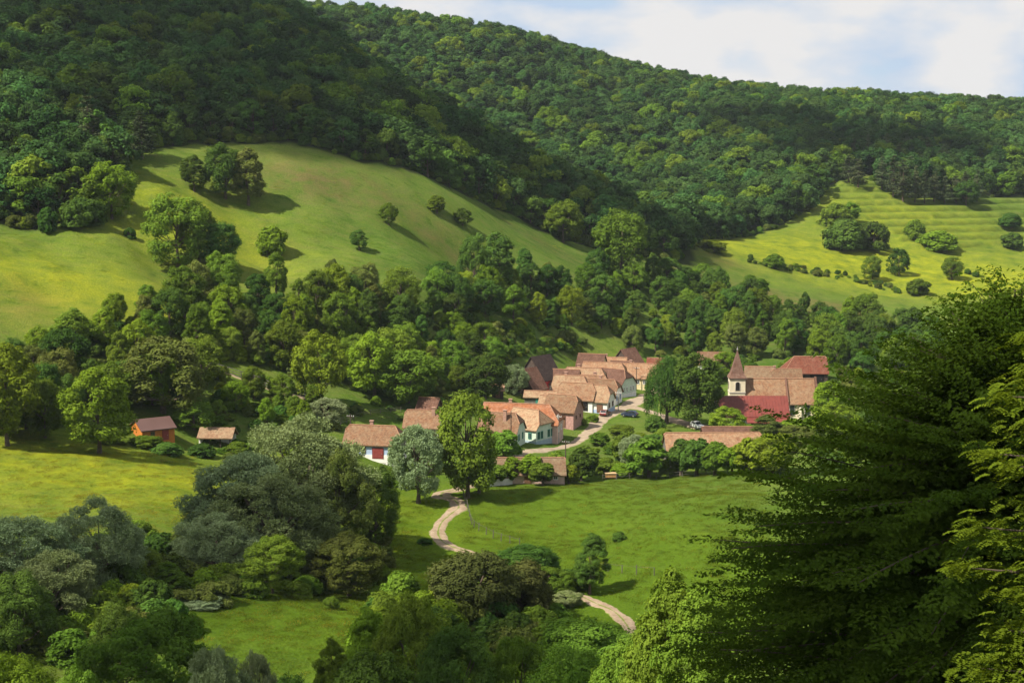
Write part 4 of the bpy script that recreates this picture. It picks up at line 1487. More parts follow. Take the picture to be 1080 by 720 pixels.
house('house', 'house', 636, 425, -20, 8.4, 6.8, 2.9, 3.2, 'second white house along the street, with blue windows', (.1, .5), W_WHITE, TILE_PINK,
      fw('right', [-1.7, 1.5], 1.7, .9, 1.3, W_BLUE), [('front', 2.4, 1.3, 2, P_BROWN)], [(-1, .8)])
house('house', 'house', 648, 416, -36, 9.0, 8.0, 3.2, 3.7, 'pale green house with brown half hipped gable towards the street', (0, .5), W_GREEN, TILE_BROWN,
      fw('right', [-2.4, -.9, 1.1, 2.5], 1.9, .8, 1.5, P_WHITE), [('front', 0, 1.3, 2.1, P_BROWN)], [], W_WHITE)
house('house', 'house', 672, 408, -15, 13.0, 7.4, 3.0, 3.5, 'yellow house with long pink roof at the top of the street', (.1, .45), W_YELLOW, TILE_PINK,
      fw('front', [.8, 2.8, 5], 1.8) + fw('right', [-1.5, 1.5], 1.8), [('front', -1.4, 1.4, 2.2, P_BROWN)], [(-2, .6)])
house('barn', 'barn', 662, 392, 48, 6.5, 8.0, 2.0, 4.7, 'steep dark barn standing behind the yellow house', (0, 0), W_WOOD, TILE_BROWN, doors=[('left', 0, 2, 1.9, W_WOOD)], ridge=False)
house('house', 'house', 692, 393, -10, 5.0, 4.6, 2.2, 2.0, 'little house with orange roof behind the yellow house', (0, 0), W_WHITE, TILE_RED, fw('front', [1], 1.3, .8, .9), [('front', -1, .9, 1.7, P_BROWN)], [])
house('house', 'house', 624, 394, -16, 7.5, 6.6, 2.7, 2.9, 'house with dark roof and yellow gable at the back of the row', (0, 0), W_YELLOW, TILE_BROWN, fw('left', [-1, 1.2], 1.7, .8, 1.1), [('front', 0, 1, 2, P_BROWN)], [])
house('house', 'house', 750, 392, -5, 8.0, 6.5, 2.6, 2.9, 'tile roofed house half hidden behind the weeping willows', (0, 0), W_WHITE, TILE_PINK, fw('front', [-2, 2]), [('front', 0, 1, 2, P_BROWN)], [])
house('house', 'house', 602, 422, -17, 8.6, 7.2, 2.9, 3.4, 'house with weathered roof wedged between the low shed and the grassy bank house', (.1, .4), W_WHITE, TILE_PALE, fw('right', [-1.5, 1.3], 1.7, .9, 1.2, P_GREEN), [('front', 1.6, 1.2, 2, P_BROWN)], [(-1.5, .7)])
house('house', 'house', 622, 422, -18, 9.4, 7.2, 3.0, 3.5, 'white gabled house wedged in the row behind the two street fronts', (0, .3), W_WHITE, TILE_PINK, fw('right', [-1.6, 1.3], 1.8, .9, 1.3, P_BROWN), [('front', 2.2, 1.3, 2, P_BROWN)], [(1.2, .7)])
house('house', 'house', 656, 404, -20, 7.5, 6.4, 2.9, 3.2, 'small white house with brown roof between green gabled and yellow house', (.1, .3), W_WHITE, TILE_BROWN, fw('right', [-1.3, 1.2], 1.7), [('front', 1.2, 1.1, 2, P_BROWN)], [])
house('house', 'house', 646, 398, -12, 8.0, 6.6, 2.7, 3.1, 'house with mottled roof at the back of the row before the steep dark barn', (0, 0), W_CREAM, TILE_PINK, fw('front', [-2, 1.5], 1.6), [('right', 0, 1.1, 2, P_BROWN)], [(-2, .6)])
house('shed', 'shed', 583, 436, -16, 6.0, 4.6, 2.3, 1.9, 'small tile roofed shed squeezed behind the rose barn', (0, 0), W_GREY, TILE_PALE, doors=[('front', 0, 1.4, 1.8, W_WOOD)])
# the front of the village
house('house', 'house', 556, 507, 1, 14.5, 6.0, 1.9, 2.5, 'long low house with pink tile roof behind the small fruit trees', (.1, .1), W_ROSE, TILE_PALE,
      fw('front', [-5.5, -3, 2.5, 5.5], 1.3, .9, 1.0), [('front', 0, 1.1, 1.9, P_BROWN)], [])
house('barn', 'barn', 751, 483, 2, 20.0, 7.6, 2.1, 3.2, 'very long low barn with pink tile roof behind the orchard', (.12, .12), W_GREY, TILE_PINK, doors=[('front', -2, 2.4, 2.0, W_WOOD), ('front', 6, 2.4, 2.0, W_WOOD)])
house('barn', 'barn', 768, 471, 1, 11.5, 5.0, 2.3, 1.9, 'low brown roofed barn right behind the very long one', (0, 0), W_GREY, TILE_BROWN, doors=[('right', 0, 1.6, 1.8, W_WOOD)])
# behind the church
house('house', 'house', 801, 408, -8, 8.2, 7.2, 2.6, 3.2, 'house with pale tile roof just behind the church nave', (0, 0), W_WHITE, TILE_PALE, fw('right', [0], 2.5, 1.0, 1.2, P_BROWN), [('front', 1, 1, 2, P_BROWN)], [])
house('house', 'house', 829, 407, -4, 8.0, 6.5, 2.3, 2.5, 'low tile roofed house in front of the red roofed barn', (.3, 0), W_WHITE, TILE_PINK, fw('left', [1], 1.6, .8, 1), [('front', 1, 1, 1.9, P_BROWN)], [(-3.4, 0)])
house('barn', 'barn', 848, 403, -3, 12.0, 9.0, 3.2, 4.0, 'big barn with red tile roof and dark open bay right of the church', (.9, .12), W_WOOD, TILE_RED, doors=[('front', 3, 3.6, 2.9, OPENING_SHADE)])  # near-black slab painted as the shade in the open bay

# ---- shed with an open front, left of the big grey willow
p = gp(230, 470)
sh = tag(empty('open_shed', p, R(-4)), 'tile roofed open shed on posts with a white side wall', 'shed')
mb = MB()
mb.box((-3.2, 0, .6), (.3, 4, 3.0))
mb.box((0, 1.9, .5), (6.4, .25, 2.8))
mb.build('wall', W_WHITE, sh)
polys, rd, P = gable_roof(6.6, 4.2, 1.9, 1.5, (0, 0))
rf = roof_solid(polys).build('roof', TILE_PALE, sh)
for x in (-1.2, 1.0, 3.0):
    mb = MB()
    mb.box((x, -1.9, .5), (.18, .18, 2.8))
    mb.build('post', W_WOOD, sh)

# ---- the church
p = gp(820, 440)
ch = tag(empty('church', p, R(-2)), 'cream plastered church with tiled nave roof and pointed bell tower', 'church')
L, W, hw, rh = 17.6, 9.0, 4.5, 5.2
mb = MB()
mb.box((0, 0, hw / 2 - .5), (L, W, hw + 1))
for s in (-1, 1):
    mb.prism([(-W / 2, hw), (W / 2, hw), (0.02, hw + rh), (-.02, hw + rh)], 'x', *((L / 2 - .3, L / 2) if s > 0 else (-L / 2, -L / 2 + .3)))
mb.build('wall', W_CREAM, ch)
polys, rd, P = gable_roof(L, W, hw, rh, (0, .0), .45, .15)
rf = roof_solid(polys, .22).build('roof', TILE_PINK, ch)
mb = MB()
mb.tube([Vector(rd[0]) + Vector((0, 0, .02)), Vector(rd[1]) + Vector((0, 0, .02))], .16, 6)
mb.build('ridge_cap', RIDGE_T, rf)
mb = MB()      # raised end gable
mb.prism([(-W / 2 - .6, hw - .4), (W / 2 + .6, hw - .4), (W / 2 + .6, hw + .4), (0.3, hw + rh + .75), (-.3, hw + rh + .75), (-W / 2 - .6, hw + .4)], 'x', L / 2 + .2, L / 2 + .65)
mb.build('end_gable', TILE_BROWN, ch)
mb = MB()      # fire wall half way along the nave
mb.prism([(-W / 2 - .55, hw - .3), (0, hw - .3), (0, hw + rh + .35), (-.15, hw + rh + .55), (-W / 2 - .55, hw + .35)], 'x', 1.6, 2.0)
mb.build('roof_divider', TILE_BROWN, ch)
def arch(w, h, n=8):
    return [(-w / 2, 0), (w / 2, 0)] + [(w / 2 * math.cos(math.pi * k / n), h - w / 2 + w / 2 * math.sin(math.pi * k / n)) for k in range(n + 1)]
for x in (2.9, 6.7, -2, -5.5):
    mb = MB()
    mb.prism([(a * 1.25, b * 1.08 - .1) for a, b in arch(1.1, 2.6)], 'y', -.05, .05)
    wn = mb.build('window', STONE, ch)
    wn.location = (x, -W / 2 - .04, 1.4)
    g = MB()
    g.prism(arch(1.1, 2.6), 'y', -.075, -.02)
    g.build('pane', GLASS, wn)
for x in (4.8, 8.7):
    mb = MB()
    mb.prism([(-W / 2 - .9, -1), (-W / 2 + .0, -1), (-W / 2 + .0, 3.6), (-W / 2 - .35, 3.2), (-W / 2 - .9, 1.6)], 'x', x - .3, x + .3)
    mb.build('buttress', W_CREAM, ch)
tx, ty, tw, th = -10.6, -1.5, 3.85, 10.4
mb = MB()
mb.box((tx, ty, th / 2 - .5), (tw, tw, th + 1))
tower = mb.build('bell_tower', W_CREAM, ch)
mb = MB()
mb.box((tx, ty, th - 3.6), (tw + .24, tw + .24, .22))
mb.box((tx, ty, th - .12), (tw + .4, tw + .4, .24))
mb.build('cornice', STONE, tower)
for k, (dx_, dy_) in enumerate(((0, -1), (1, 0), (0, 1), (-1, 0))):
    mb = MB()
    mb.prism([(a * 1.3, b * 1.06 - .08) for a, b in arch(.95, 2.1)], 'y', -.05, .05)
    wn = mb.build('bell_opening', STONE, tower)
    wn.location = (tx + dx_ * (tw / 2 + .03), ty + dy_ * (tw / 2 + .03), th - 3.0)
    wn.rotation_euler = (0, 0, k * math.pi / 2)
    g = MB()
    g.prism(arch(.95, 2.1), 'y', -.08, -.02)
    g.build('pane', OPENING_SHADE, wn)  # dark sheet painted as the shade inside the bell opening
mb = MB()
prof = [(tw / 2 + .30, th - .05), (tw / 2 + .25, th + .14), (tw / 2 - .30, th + 1.1), (.80, th + 4.1), (.06, th + 6.8)]
rings = []
for hr_, z in prof:
    rings.append([(tx - hr_, ty - hr_, z), (tx + hr_, ty - hr_, z), (tx + hr_, ty + hr_, z), (tx - hr_, ty + hr_, z)])
vs_ = [q for r_ in rings for q in r_]
fs = [(3, 2, 1, 0)] + [(i * 4 + k, i * 4 + (k + 1) % 4, (i + 1) * 4 + (k + 1) % 4, (i + 1) * 4 + k) for i in range(len(rings) - 1) for k in range(4)] + [(16, 17, 18, 19)]
mb.add(vs_, fs)
sp = mb.build('spire', TILE_BROWN, ch)
sp.material_slots[0].link = 'OBJECT'
sp.material_slots[0].material = tile_mat('spire_tiles', (.20, .105, .075), (.155, .080, .058), (.25, .165, .125), .35)
mb = MB()
mb.tube([(tx, ty, th + 6.6), (tx, ty, th + 7.8)], [.09, .05], 6)
mb.tube([(tx, ty, th + 6.85), (tx, ty, th + 7.0), (tx, ty, th + 7.15), (tx, ty, th + 7.3)], [.05, .2, .2, .05], 8)
mb.build('finial', STONE, sp)

# ---- the building with the dark red sheet roof in front of the church
hb = house('hall', 'hall', 792, 449, -1, 16.6, 9.0, 3.0, 4.0, 'white hall with dark red sheet metal roof in front of the church', (.0, .0), W_WHITE, METAL_RED,
           fw('front', [-5, -2.5], 1.6), [('front', 0.2, 1.6, 2.1, OPENING_SHADE)], ridge=False)  # front slab painted as the shade of the dark opening
mb = MB()
for k in range(24):
    x = -8.4 + k * 16.8 / 23
    mb.prism([(-4.93, 2.85 + .03), (-4.93, 2.85 + .07 + .03), (0, 7.2 + .10), (0, 7.2 + .02)], 'x', x - .025, x + .025)
mb.build('standing_seam', METAL_RED, hb)
mb = MB()
mb.prism([(-7.6, 1.75), (-4.55, 2.55), (-4.55, 2.70), (-7.6, 1.90)], 'x', -2.0, 8.5)
aw = mb.build('lean_to_roof', METAL_RED, hb)
for x in (-1.6, 1.8, 5.0, 8.1):
    mb = MB()
    mb.box((x, -7.3, .4), (.16, .16, 2.9))
    mb.build('post', P_WHITE, hb)

# ---- walls, gate
def free_wall(px, h, th, mat, label, name='garden_wall', cat='wall'):
    pts = [gp(*q) for q in px]
    root = tag(empty(name, pts[0]), label, cat)
    mb = MB()
    for a, b in zip(pts[:-1], pts[1:]):
        d_ = Vector(b) - Vector(a)
        n = max(1, int(d_.length / 3))
        for k in range(n):
            m = Vector(a) + d_ * ((k + .5) / n)
            z = h1(m.x, m.y)
            mb.box((m.x - pts[0][0], m.y - pts[0][1], z - pts[0][2] + h / 2 - .4), (d_.length / n + .02, th, h + .8), math.atan2(d_.y, d_.x))
    mb.build('wall', mat, root)
    cp = MB()
    for a, b in zip(pts[:-1], pts[1:]):
        d_ = Vector(b) - Vector(a)
        n = max(1, int(d_.length / 3))
        for k in range(n):
            m = Vector(a) + d_ * ((k + .5) / n)
            z = h1(m.x, m.y)
            cp.box((m.x - pts[0][0], m.y - pts[0][1], z - pts[0][2] + h + .05), (d_.length / n + .03, th + .14, .1), math.atan2(d_.y, d_.x))
    cp.build('coping', TILE_PALE if mat is not W_WOOD else W_WOOD, root)
    return root
free_wall([(512, 514), (540, 511)], 1.3, .3, W_WHITE, 'low white garden wall at the corner of the front orchard')
free_wall([(572, 506), (606, 504)], 1.2, .3, W_ROSE, 'low rose garden wall below the fruit trees')
free_wall([(575, 466), (590, 464)], 2.2, .2, W_WOOD, 'dark board yard gate between green house and rose barn', 'yard_gate', 'gate')

# ---- fences
def fence(px, spacing, h, label, rails=2, mat=None, name='wooden_fence', rail_r=.045, post_r=.075, jitter=.12):
    mat = mat or W_GREY
    pw = [np.array(gp(*q)[:2]) for q in px]
    c = catmull(pw, 12)
    seg = np.r_[0, np.cumsum(np.linalg.norm(np.diff(c, axis=0), axis=1))]
    n = min(100, int(seg[-1] / spacing) + 1)
    s = np.linspace(0, seg[-1], n)
    X, Y = np.interp(s, seg, c[:, 0]), np.interp(s, seg, c[:, 1])
    Z = height(X, Y)
    root = tag(empty(name, (X[0], Y[0], Z[0])), label, 'fence')
    o = np.array((X[0], Y[0], Z[0]))
    tops = []
    mb = MB()
    mb.tube([(0, 0, -.4), (0, 0, h)], [post_r * 1.1, post_r * .9], 5)
    pm = mb.mesh('fence_post', mat)
    for i in range(n):
        q = np.array((X[i], Y[i], Z[i])) - o
        po = link('post', pm, root)
        po.location = q
        po.rotation_euler = (rng.normal(0, jitter * .5), rng.normal(0, jitter * .5), rng.uniform(0, 6))
        po.scale = (1, 1, rng.uniform(.85, 1.12))
        tops.append(q)
    for k in range(rails):
        mb = MB()
        mb.tube([Vector(t) + Vector((0, 0, h * (.88 - .42 * k))) for t in tops], rail_r, 4)
        mb.build('rail', mat, root)
    return root
fence([(228, 391), (250, 397), (272, 404), (290, 413), (318, 419), (344, 427)], 2.6, 1.5, 'grey rail fence climbing along the lane on the wooded slope', 3, rail_r=.10, post_r=.11)
fence([(489, 524), (494, 541), (500, 556), (513, 565), (530, 571), (548, 576)], 2.2, 1.35, 'leaning wooden post fence curving round the green field by the road', 1, rail_r=.02)
fence([(626, 603), (648, 604), (668, 606), (690, 607)], 2.4, 1.3, 'faint wooden post fence on the slope right of the narrow dark tree', 1, rail_r=.02)
fence([(636, 507), (680, 505), (730, 503), (790, 501)], 2.6, 1.3, 'wooden post fence between orchard and green field', 2, rail_r=.03)
fence([(352, 452), (380, 440), (420, 436), (455, 432)], 3, 1.1, 'garden fence at the foot of the wooded slope above the blue house', 2, rail_r=.04)
lanep = [gp(*q)[:2] for q in [(222, 389), (250, 399), (272, 406), (290, 415), (318, 421), (348, 430)]]
ribbon('slope_lane', lanep, [1.1, 1.1], rm, lift=.12, edge_noise=.12)

# ---- poles and lamps
def pole(u, vb, vt, label, mat, cross=True, lamp=0, name='utility_pole', r=.14):
    p = gp(u, vb)
    h = (vb - vt) / F * depth_of(p)
    root = tag(empty(name, p, R(-20)), label, 'pole' if not lamp else 'street lamp')
    mb = MB()
    mb.tube([(0, 0, -.5), (0, 0, h)], [r, r * .7], 8)
    mb.build('post', mat, root)
    if cross:
        mb = MB()
        mb.box((0, -.02, h - .5), (1.7, .12, .14))
        ca_ = mb.build('crossarm', mat, root)
        for x in (-.75, -.3, .3, .75):
            mb = MB()
            mb.tube([(x, -.02, h - .43), (x, -.02, h - .22)], [.05, .035], 6)
            mb.build('insulator', P_WHITE, ca_)
    if lamp:
        mb = MB()
        mb.tube([(0, 0, h - .15), (lamp * .6, 0, h + .15), (lamp * 1.2, 0, h + .2)], .045, 6)
        mb.build('arm', STONE, root)
        mb = MB()
        mb.box((lamp * 1.45, 0, h + .18), (.6, .26, .12))
        mb.build('lamp_head', P_WHITE, root)
    return root
pole(539, 476, 434, 'thin wooden pole in front of the white house with green gable', W_WOOD, False)
pole(588.5, 468, 437, 'thick grey concrete pole left of the rose barn', STONE, True, 0, r=.3)
pole(596.5, 484, 464, 'dark wooden pole with crossarm beside the village road', W_WOOD)
pole(519, 492, 475, 'white street lamp with arm at the corner of the front orchard', STONE, False, -1, 'street_lamp', r=.1)
pole(671, 412, 387, 'wooden pole in front of the yellow house', W_WOOD)
pole(753, 449, 421, 'grey pole left of the dark red metal roof', STONE)
pole(652, 434, 412, 'grey pole at the street front of the row of houses', STONE)
pole(370, 470, 437, 'wooden pole behind the blue walled house', W_WOOD)

# ---- cars
CAR_GLASS = simple('car_glass', (.02, .025, .03), .08, .1, 2, .7)
TYRE = simple('tyre_rubber', (.02, .02, .02), .9, .2, 4)
CHROME = simple('wheel_metal', (.5, .5, .5), .35, .1, 4, .5, .8)
LAMP_W = simple('lamp_glass', (.8, .8, .75), .2, .05, 4, .6)
LAMP_R = simple('tail_lamp', (.4, .02, .02), .3, .05, 4, .6)
CAR_M = {}
def car_kit():
    L, W = 4.1, 1.72
    k = {}
    mb = MB()
    body = [(-2.05, .35), (-2.05, .78), (-1.95, .92), (-1.1, .98), (.85, .95), (1.9, .80), (2.05, .62), (2.05, .35), (1.75, .28), (-1.75, .28)]
    mb.prism(body, 'y', -W / 2, W / 2)
    cabin = [(-1.75, .96), (-1.45, 1.40), (-1.1, 1.47), (.15, 1.46), (.95, .95)]
    mb.prism(cabin, 'y', -W / 2 + .14, W / 2 - .14)
    me = mb.mesh('car_body', None)
    k['body'] = me
    mb = MB()
    for s in (-1, 1):
        y = s * (W / 2 - .13)
        for a in ([(-1.55, 1.0), (-1.35, 1.36), (-.75, 1.40), (-.75, 1.0)], [(-.65, 1.0), (-.65, 1.40), (.1, 1.38), (.72, 1.0)]):
            mb.prism(a, 'y', min(y, y + s * .012), max(y, y + s * .012))
    for (x0, z0, x1, z1) in ((.20, 1.45, .93, 1.0), (-1.47, 1.40, -1.76, 1.02)):
        dx_, dz_ = (z0 - z1), abs(x1 - x0)
        n_ = math.hypot(dx_, dz_)
        sx_ = 1 if x1 > 0 else -1
        ox, oz = sx_ * dx_ / n_ * .015, dz_ / n_ * .015
        vs_ = [(x0 + ox, -.62, z0 + oz), (x0 + ox, .62, z0 + oz), (x1 + ox, .66, z1 + oz), (x1 + ox, -.66, z1 + oz)]
        mb.add(vs_, [(0, 1, 2, 3)])
    k['windows'] = mb.mesh('car_windows', CAR_GLASS)
    mb = MB()
    mb.tube([(0, -.1, 0), (0, .1, 0)], .31, 14)
    k['tyre'] = mb.mesh('car_tyre', TYRE)
    mb = MB()
    mb.tube([(0, -.112, 0), (0, .112, 0)], .19, 10)
    k['rim'] = mb.mesh('car_rim', CHROME)
    mb = MB()
    mb.box((0, 0, 0), (.08, .36, .15))
    k['lamp'] = mb.mesh('car_lamp', LAMP_W)
    k['rlamp'] = MB()
    k['rlamp'].box((0, 0, 0), (.06, .22, .22))
    k['rlamp'] = k['rlamp'].mesh('car_tail_lamp', LAMP_R)
    return k
CK = car_kit()
def car(u, v, deg, c, cname, label):
    p = gp(u, v)
    root = tag(empty('parked_car', (p[0], p[1], p[2] + .12), R(deg)), label, 'car')
    paint = simple('car_paint_' + cname, c, .3, .03, 1, .5)
    b = link('body', CK['body'], root)
    if not CK['body'].materials: CK['body'].materials.append(paint)
    b.material_slots[0].link = 'OBJECT'
    b.material_slots[0].material = paint
    link('windows', CK['windows'], root)
    for x in (-1.25, 1.28):
        for y in (-.78, .78):
            t = link('wheel', CK['tyre'], root)
            t.location = (x, y, .31)
            link('rim', CK['rim'], t)
    for y in (-.6, .6):
        o = link('headlight', CK['lamp'], root)
        o.location = (2.01, y, .68)
        o = link('tail_light', CK['rlamp'], root)
        o.location = (-2.04, y, .75)
car(735, 452, -70, (.75, .75, .74), 'white', 'white car parked on the churchyard lane by the willows')
car(664, 440, 155, (.02, .03, .06), 'navy', 'dark blue car parked at the grass edge of the street')
car(638, 439, 70, (.11, .02, .02), 'maroon', 'dark red car parked before the white street houses')

# ---- wooden box by the orchard fence
p = gp(644, 505)
bx = tag(empty('wooden_box', p, R(5)), 'small orange brown wooden box on legs by the orchard fence', 'box')
mb = MB()
mb.box((0, 0, .75), (2.2, 1.0, .8))
mb.build('body', simple('box_wood', (.42, .22, .08), .8, .2, 3), bx)
mb = MB()
mb.box((0, 0, 1.2), (2.45, 1.2, .1))
mb.build('lid', simple('lid_wood', (.50, .34, .18), .8, .2, 3), bx)
for x in (-.95, .95):
    for y in (-.4, .4):
        mb = MB()
        mb.box((x, y, .1), (.12, .12, .55))
        mb.build('leg', W_WOOD, bx)

# ------------------------------------------------------------------ trees of the village and the valley floor
for a in [
        ('weeping_mid', 703, 447, 375, 50, 'dark', 'dark weeping willow beside the top of the village street', None, 0),
        ('broad_mid', 733, 450, 373, 54, 'dark', 'round dark tree right of the weeping willow, near the white car', None, 2),
        ('broad_mid', 493, 526, 414, 60, 'mid', 'tall full linden tree where the dirt road enters the village', None, 1),
        ('willow_mid', 441, 531, 448, 52, 'silver', 'silver willow at the left of the dirt road below the village', None, 0),
        ('fruit_mid', 505, 520, 480, 30, 'bright', 'small bright tree at the foot of the tall linden', None, None),
        ('fruit_mid', 532, 487, 455, 34, 'mid', 'leafy tree in front of the white house with the green gable', None, None),
        ('broad_mid', 767, 461, 428, 33, 'bright', 'round bright tree before the dark red metal roof', None, None),
        ('tall_mid', 809, 470, 437, 34, 'olive', 'olive green tree before the right end of the metal roof', None, None),
        ('broad_mid', 764, 400, 371, 26, 'bright', 'light tree right behind the church spire', None, None),
        ('broad_mid', 750, 405, 380, 24, 'mid', 'tree behind the church tower, left of the spire', None, None),
        ('fruit_mid', 838, 454, 441, 24, 'bright', 'light bushy tree under the church windows', None, None),
        ('broad_mid', 874, 446, 402, 34, 'bright', 'bright green tree right of the church nave', None, None),
        ('broad_mid', 882, 472, 424, 44, 'bright', 'bright broad tree between church and the big dark tree', None, None),
        ('broad_mid', 838, 470, 448, 40, 'olive', 'reddish green bushy tree below the church wall', None, None),
        ('fruit_mid', 613, 508, 472, 26, 'dark', 'dark leafy tree at the right end of the long low house', None, None),
        ('fruit_mid', 538, 510, 483, 26, 'bright', 'small bright fruit tree, leftmost before the long low house', None, None),
        ('fruit_mid', 560, 508, 479, 25, 'bright', 'small bright fruit tree in the middle before the long low house', None, None),
        ('fruit_mid', 587, 507, 476, 20, 'mid', 'narrow green fruit tree right before the long low house', None, None),
        ('fruit_mid', 661, 490, 455, 26, 'mid', 'mid green tree at the left end of the orchard', None, None),
        ('willow_mid', 667, 495, 458, 30, 'silver', 'pale silvery tree at the left end of the orchard', None, None),
        ('fruit_mid', 684, 504, 462, 40, 'mid', 'broad fruit tree in the orchard beside the silvery tree', None, None),
        ('fruit_mid', 718, 502, 464, 32, 'dark', 'dark fruit tree before the left end of the very long barn', None, None),
        ('fruit_mid', 735, 502, 462, 34, 'dark', 'dark fruit tree before the middle of the very long barn', None, None),
        ('fruit_mid', 754, 501, 466, 28, 'mid', 'mid green fruit tree before the right half of the very long barn', None, None),
        ('fruit_mid', 772, 500, 470, 28, 'bright', 'light fruit tree before the right end of the very long barn', None, None),
        ('fruit_mid', 792, 500, 462, 34, 'bright', 'light tree at the right end of the orchard', None, None),
        ('broad_mid', 815, 500, 455, 50, 'bright', 'bright tree between orchard and the big dark tree', None, None),
        ('broad_mid', 105, 478, 388, 66, 'bright', 'single bright round tree on the yellow meadow left of the cabin', None, 4),
        ('broad_mid', 8, 470, 362, 66, 'bright', 'bright tree on the yellow meadow at the picture edge', None, 2),
        ('broad_mid', 48, 462, 400, 40, 'mid', 'mid green tree between the two bright ones on the yellow meadow', None, None),
        ('broad_mid', 172, 436, 358, 88, 'olive', 'big olive green tree behind the orange cabin', None, 3),
        ('broad_mid', 205, 455, 425, 44, 'mid', 'bushy tree between the orange cabin and the open shed', None, None),
        ('willow_mid', 345, 450, 420, 40, 'silver', 'pale silvery tree above the big grey willow', None, None),
        ('broad_mid', 338, 432, 350, 50, 'bright', 'bright broad tree beside the rail fence', None, None),
        ('broad_mid', 430, 425, 368, 66, 'mid', 'broad tree on the slope left of the barns', None, None),
        ('broad_mid', 395, 420, 350, 52, 'bright', 'tall bright tree on the slope above the blue house', None, None),
        ('willow_mid', 541, 416, 384, 28, 'silver', 'silvery tree just left of the dark barns', None, None),
        ('broad_mid', 512, 425, 372, 44, 'dark', 'dark tree on the slope left of the silvery one by the barns', None, None),
        ]:
    tpx(*a[:6], a[6], var=a[8])
for (u, vb, vt, w, t, lab, k) in [
        (118, 466, 452, 36, 'mid', 'garden bush beside the orange cabin', 'bush_mid'), (150, 470, 459, 30, 'mid', 'leafy garden bush before the orange cabin', 'bush_mid'), (178, 480, 466, 30, 'dark', 'dark garden bush right below the orange cabin', 'bush_mid'),
        (212, 482, 468, 26, 'dark', 'dark bush below the open shed', 'bush_mid'), (250, 480, 466, 24, 'mid', 'bush before the open shed', 'bush_mid'),
        (446, 500, 482, 26, 'mid', 'bush behind the silver willow by the road', 'bush_mid'), (625, 445, 437, 12, 'mid', 'small bush on the grassy bank of the street', 'bush_mid'),
        (648, 478, 466, 24, 'mid', 'bush in the garden left of the orchard', 'bush_mid'), (640, 498, 482, 30, 'mid', 'leafy bush at the left of the orchard', 'bush_mid'), (655, 502, 488, 24, 'bright', 'light bush before the silvery orchard tree', 'bush_mid'),
        (705, 500, 484, 24, 'mid', 'bush between two orchard trees', 'bush_mid'), (690, 455, 438, 20, 'dark', 'dark bush under the left weeping willow', 'bush_mid'), (810, 498, 480, 44, 'bright', 'light bush at the right end of the orchard', 'bush_mid'),
        (600, 506, 497, 20, 'olive', 'bush on the rose garden wall', 'bush_mid'), (790, 455, 447, 14, 'mid', 'bush at the hall posts', 'bush_mid'), (820, 462, 448, 24, 'mid', 'bush at the corner of the metal roofed hall', 'bush_mid'),
        (653, 571, 560, 14, 'dark', 'small dark bush alone on the green field', 'bush_mid'), (449, 575, 569, 14, 'dark', 'tiny bush on the grass left of the dirt road', 'bush_mid'),
        (848, 432, 424, 16, 'mid', 'shrub at the end gable of the church', 'bush_mid')]:
    tpx(k, u, vb, vt, w, t, lab)

for (u, vb, vt, w, t, lab, k) in [
        (655, 462, 448, 24, 'mid', 'garden tree on the lawn right of the street bend', 'fruit_mid'), (672, 470, 457, 22, 'bright', 'light little tree on the lawn above the silvery orchard tree', 'fruit_mid'),
        (632, 470, 456, 20, 'mid', 'small garden tree beside the street below the dark car', 'fruit_mid'), (690, 472, 458, 24, 'dark', 'dark bush tree left of the very long barn', 'fruit_mid'),
        (618, 486, 470, 22, 'mid', 'garden tree between the village road and the orchard', 'fruit_mid'), (573, 512, 488, 24, 'mid', 'leafy fruit tree before the door of the long low house', 'fruit_mid'),
        (600, 511, 489, 22, 'bright', 'bright fruit tree before the right end of the long low house', 'fruit_mid'), (523, 512, 490, 22, 'mid', 'leafy fruit tree at the white garden wall', 'fruit_mid'),
        (612, 447, 440, 12, 'bright', 'low bush on the grassy bank below the white walled house', 'bush_mid'), (700, 464, 452, 18, 'mid', 'round bush on the lawn beside the churchyard lane', 'bush_mid')]:
    tpx(k, u, vb, vt, w, t, lab)
# ---- the willows and the trees on the valley floor
for a in [
        ('willow_near', 325, 0, 438, 136, 'willow', 'tallest grey willow in the middle of the big willow group', 212, 0),
        ('willow_near', 258, 0, 478, 120, 'silver', 'grey willow at the left of the big willow group', 190, 1),
        ('willow_near', 288, 0, 500, 125, 'willow', 'lower grey willow at the front of the big willow group', 184, 2),
        ('willow_near', 230, 0, 540, 84, 'silver', 'small grey willow at the lower left of the big group', 176, 0),
        ('broad_near', 358, 0, 474, 64, 'olive', 'olive green tree at the right shoulder of the big willow group', 205, 2),
        ('broad_near', 396, 0, 487, 56, 'dark', 'dark green tree at the right of the big willow group', 224, 0),
        ('broad_near', 368, 0, 562, 76, 'olive', 'rounded green tree at the lower right of the big willow group', 178, 1),
        ('broad_near', 287, 0, 562, 66, 'mid', 'bright leafy maple before the big willow group', 170, 2),
        ('willow_near', 20, 0, 545, 120, 'silver', 'grey willow at the left picture edge', 152, 1),
        ('willow_near', 104, 0, 523, 84, 'silver', 'upright grey willow right of the one at the edge', 160, 0),
        ('willow_near', 60, 0, 580, 90, 'willow', 'low grey willow between the two at the left edge', 146, 2),
        ('broad_near', 150, 0, 575, 46, 'mid', 'loose green tree between the left willows and the big group', 164, 3),
        ('tall_near', 178, 0, 590, 34, 'mid', 'slim green tree between the left willows and the big group', 162, 0),
        ('broad_near', 20, 0, 600, 70, 'dark', 'dark tree under the willows at the left edge', 138, 3),
        ('broad_near', 130, 0, 632, 60, 'dark', 'dark green tree behind the bright maple at the bottom', 128, 0),
        ('tall_near', 622, 628, 562, 33, 'dark', 'narrow dark tree beside the dirt road', None, 1),
        ]:
    tpx(*a[:6], a[6], Y=a[7], var=a[8])
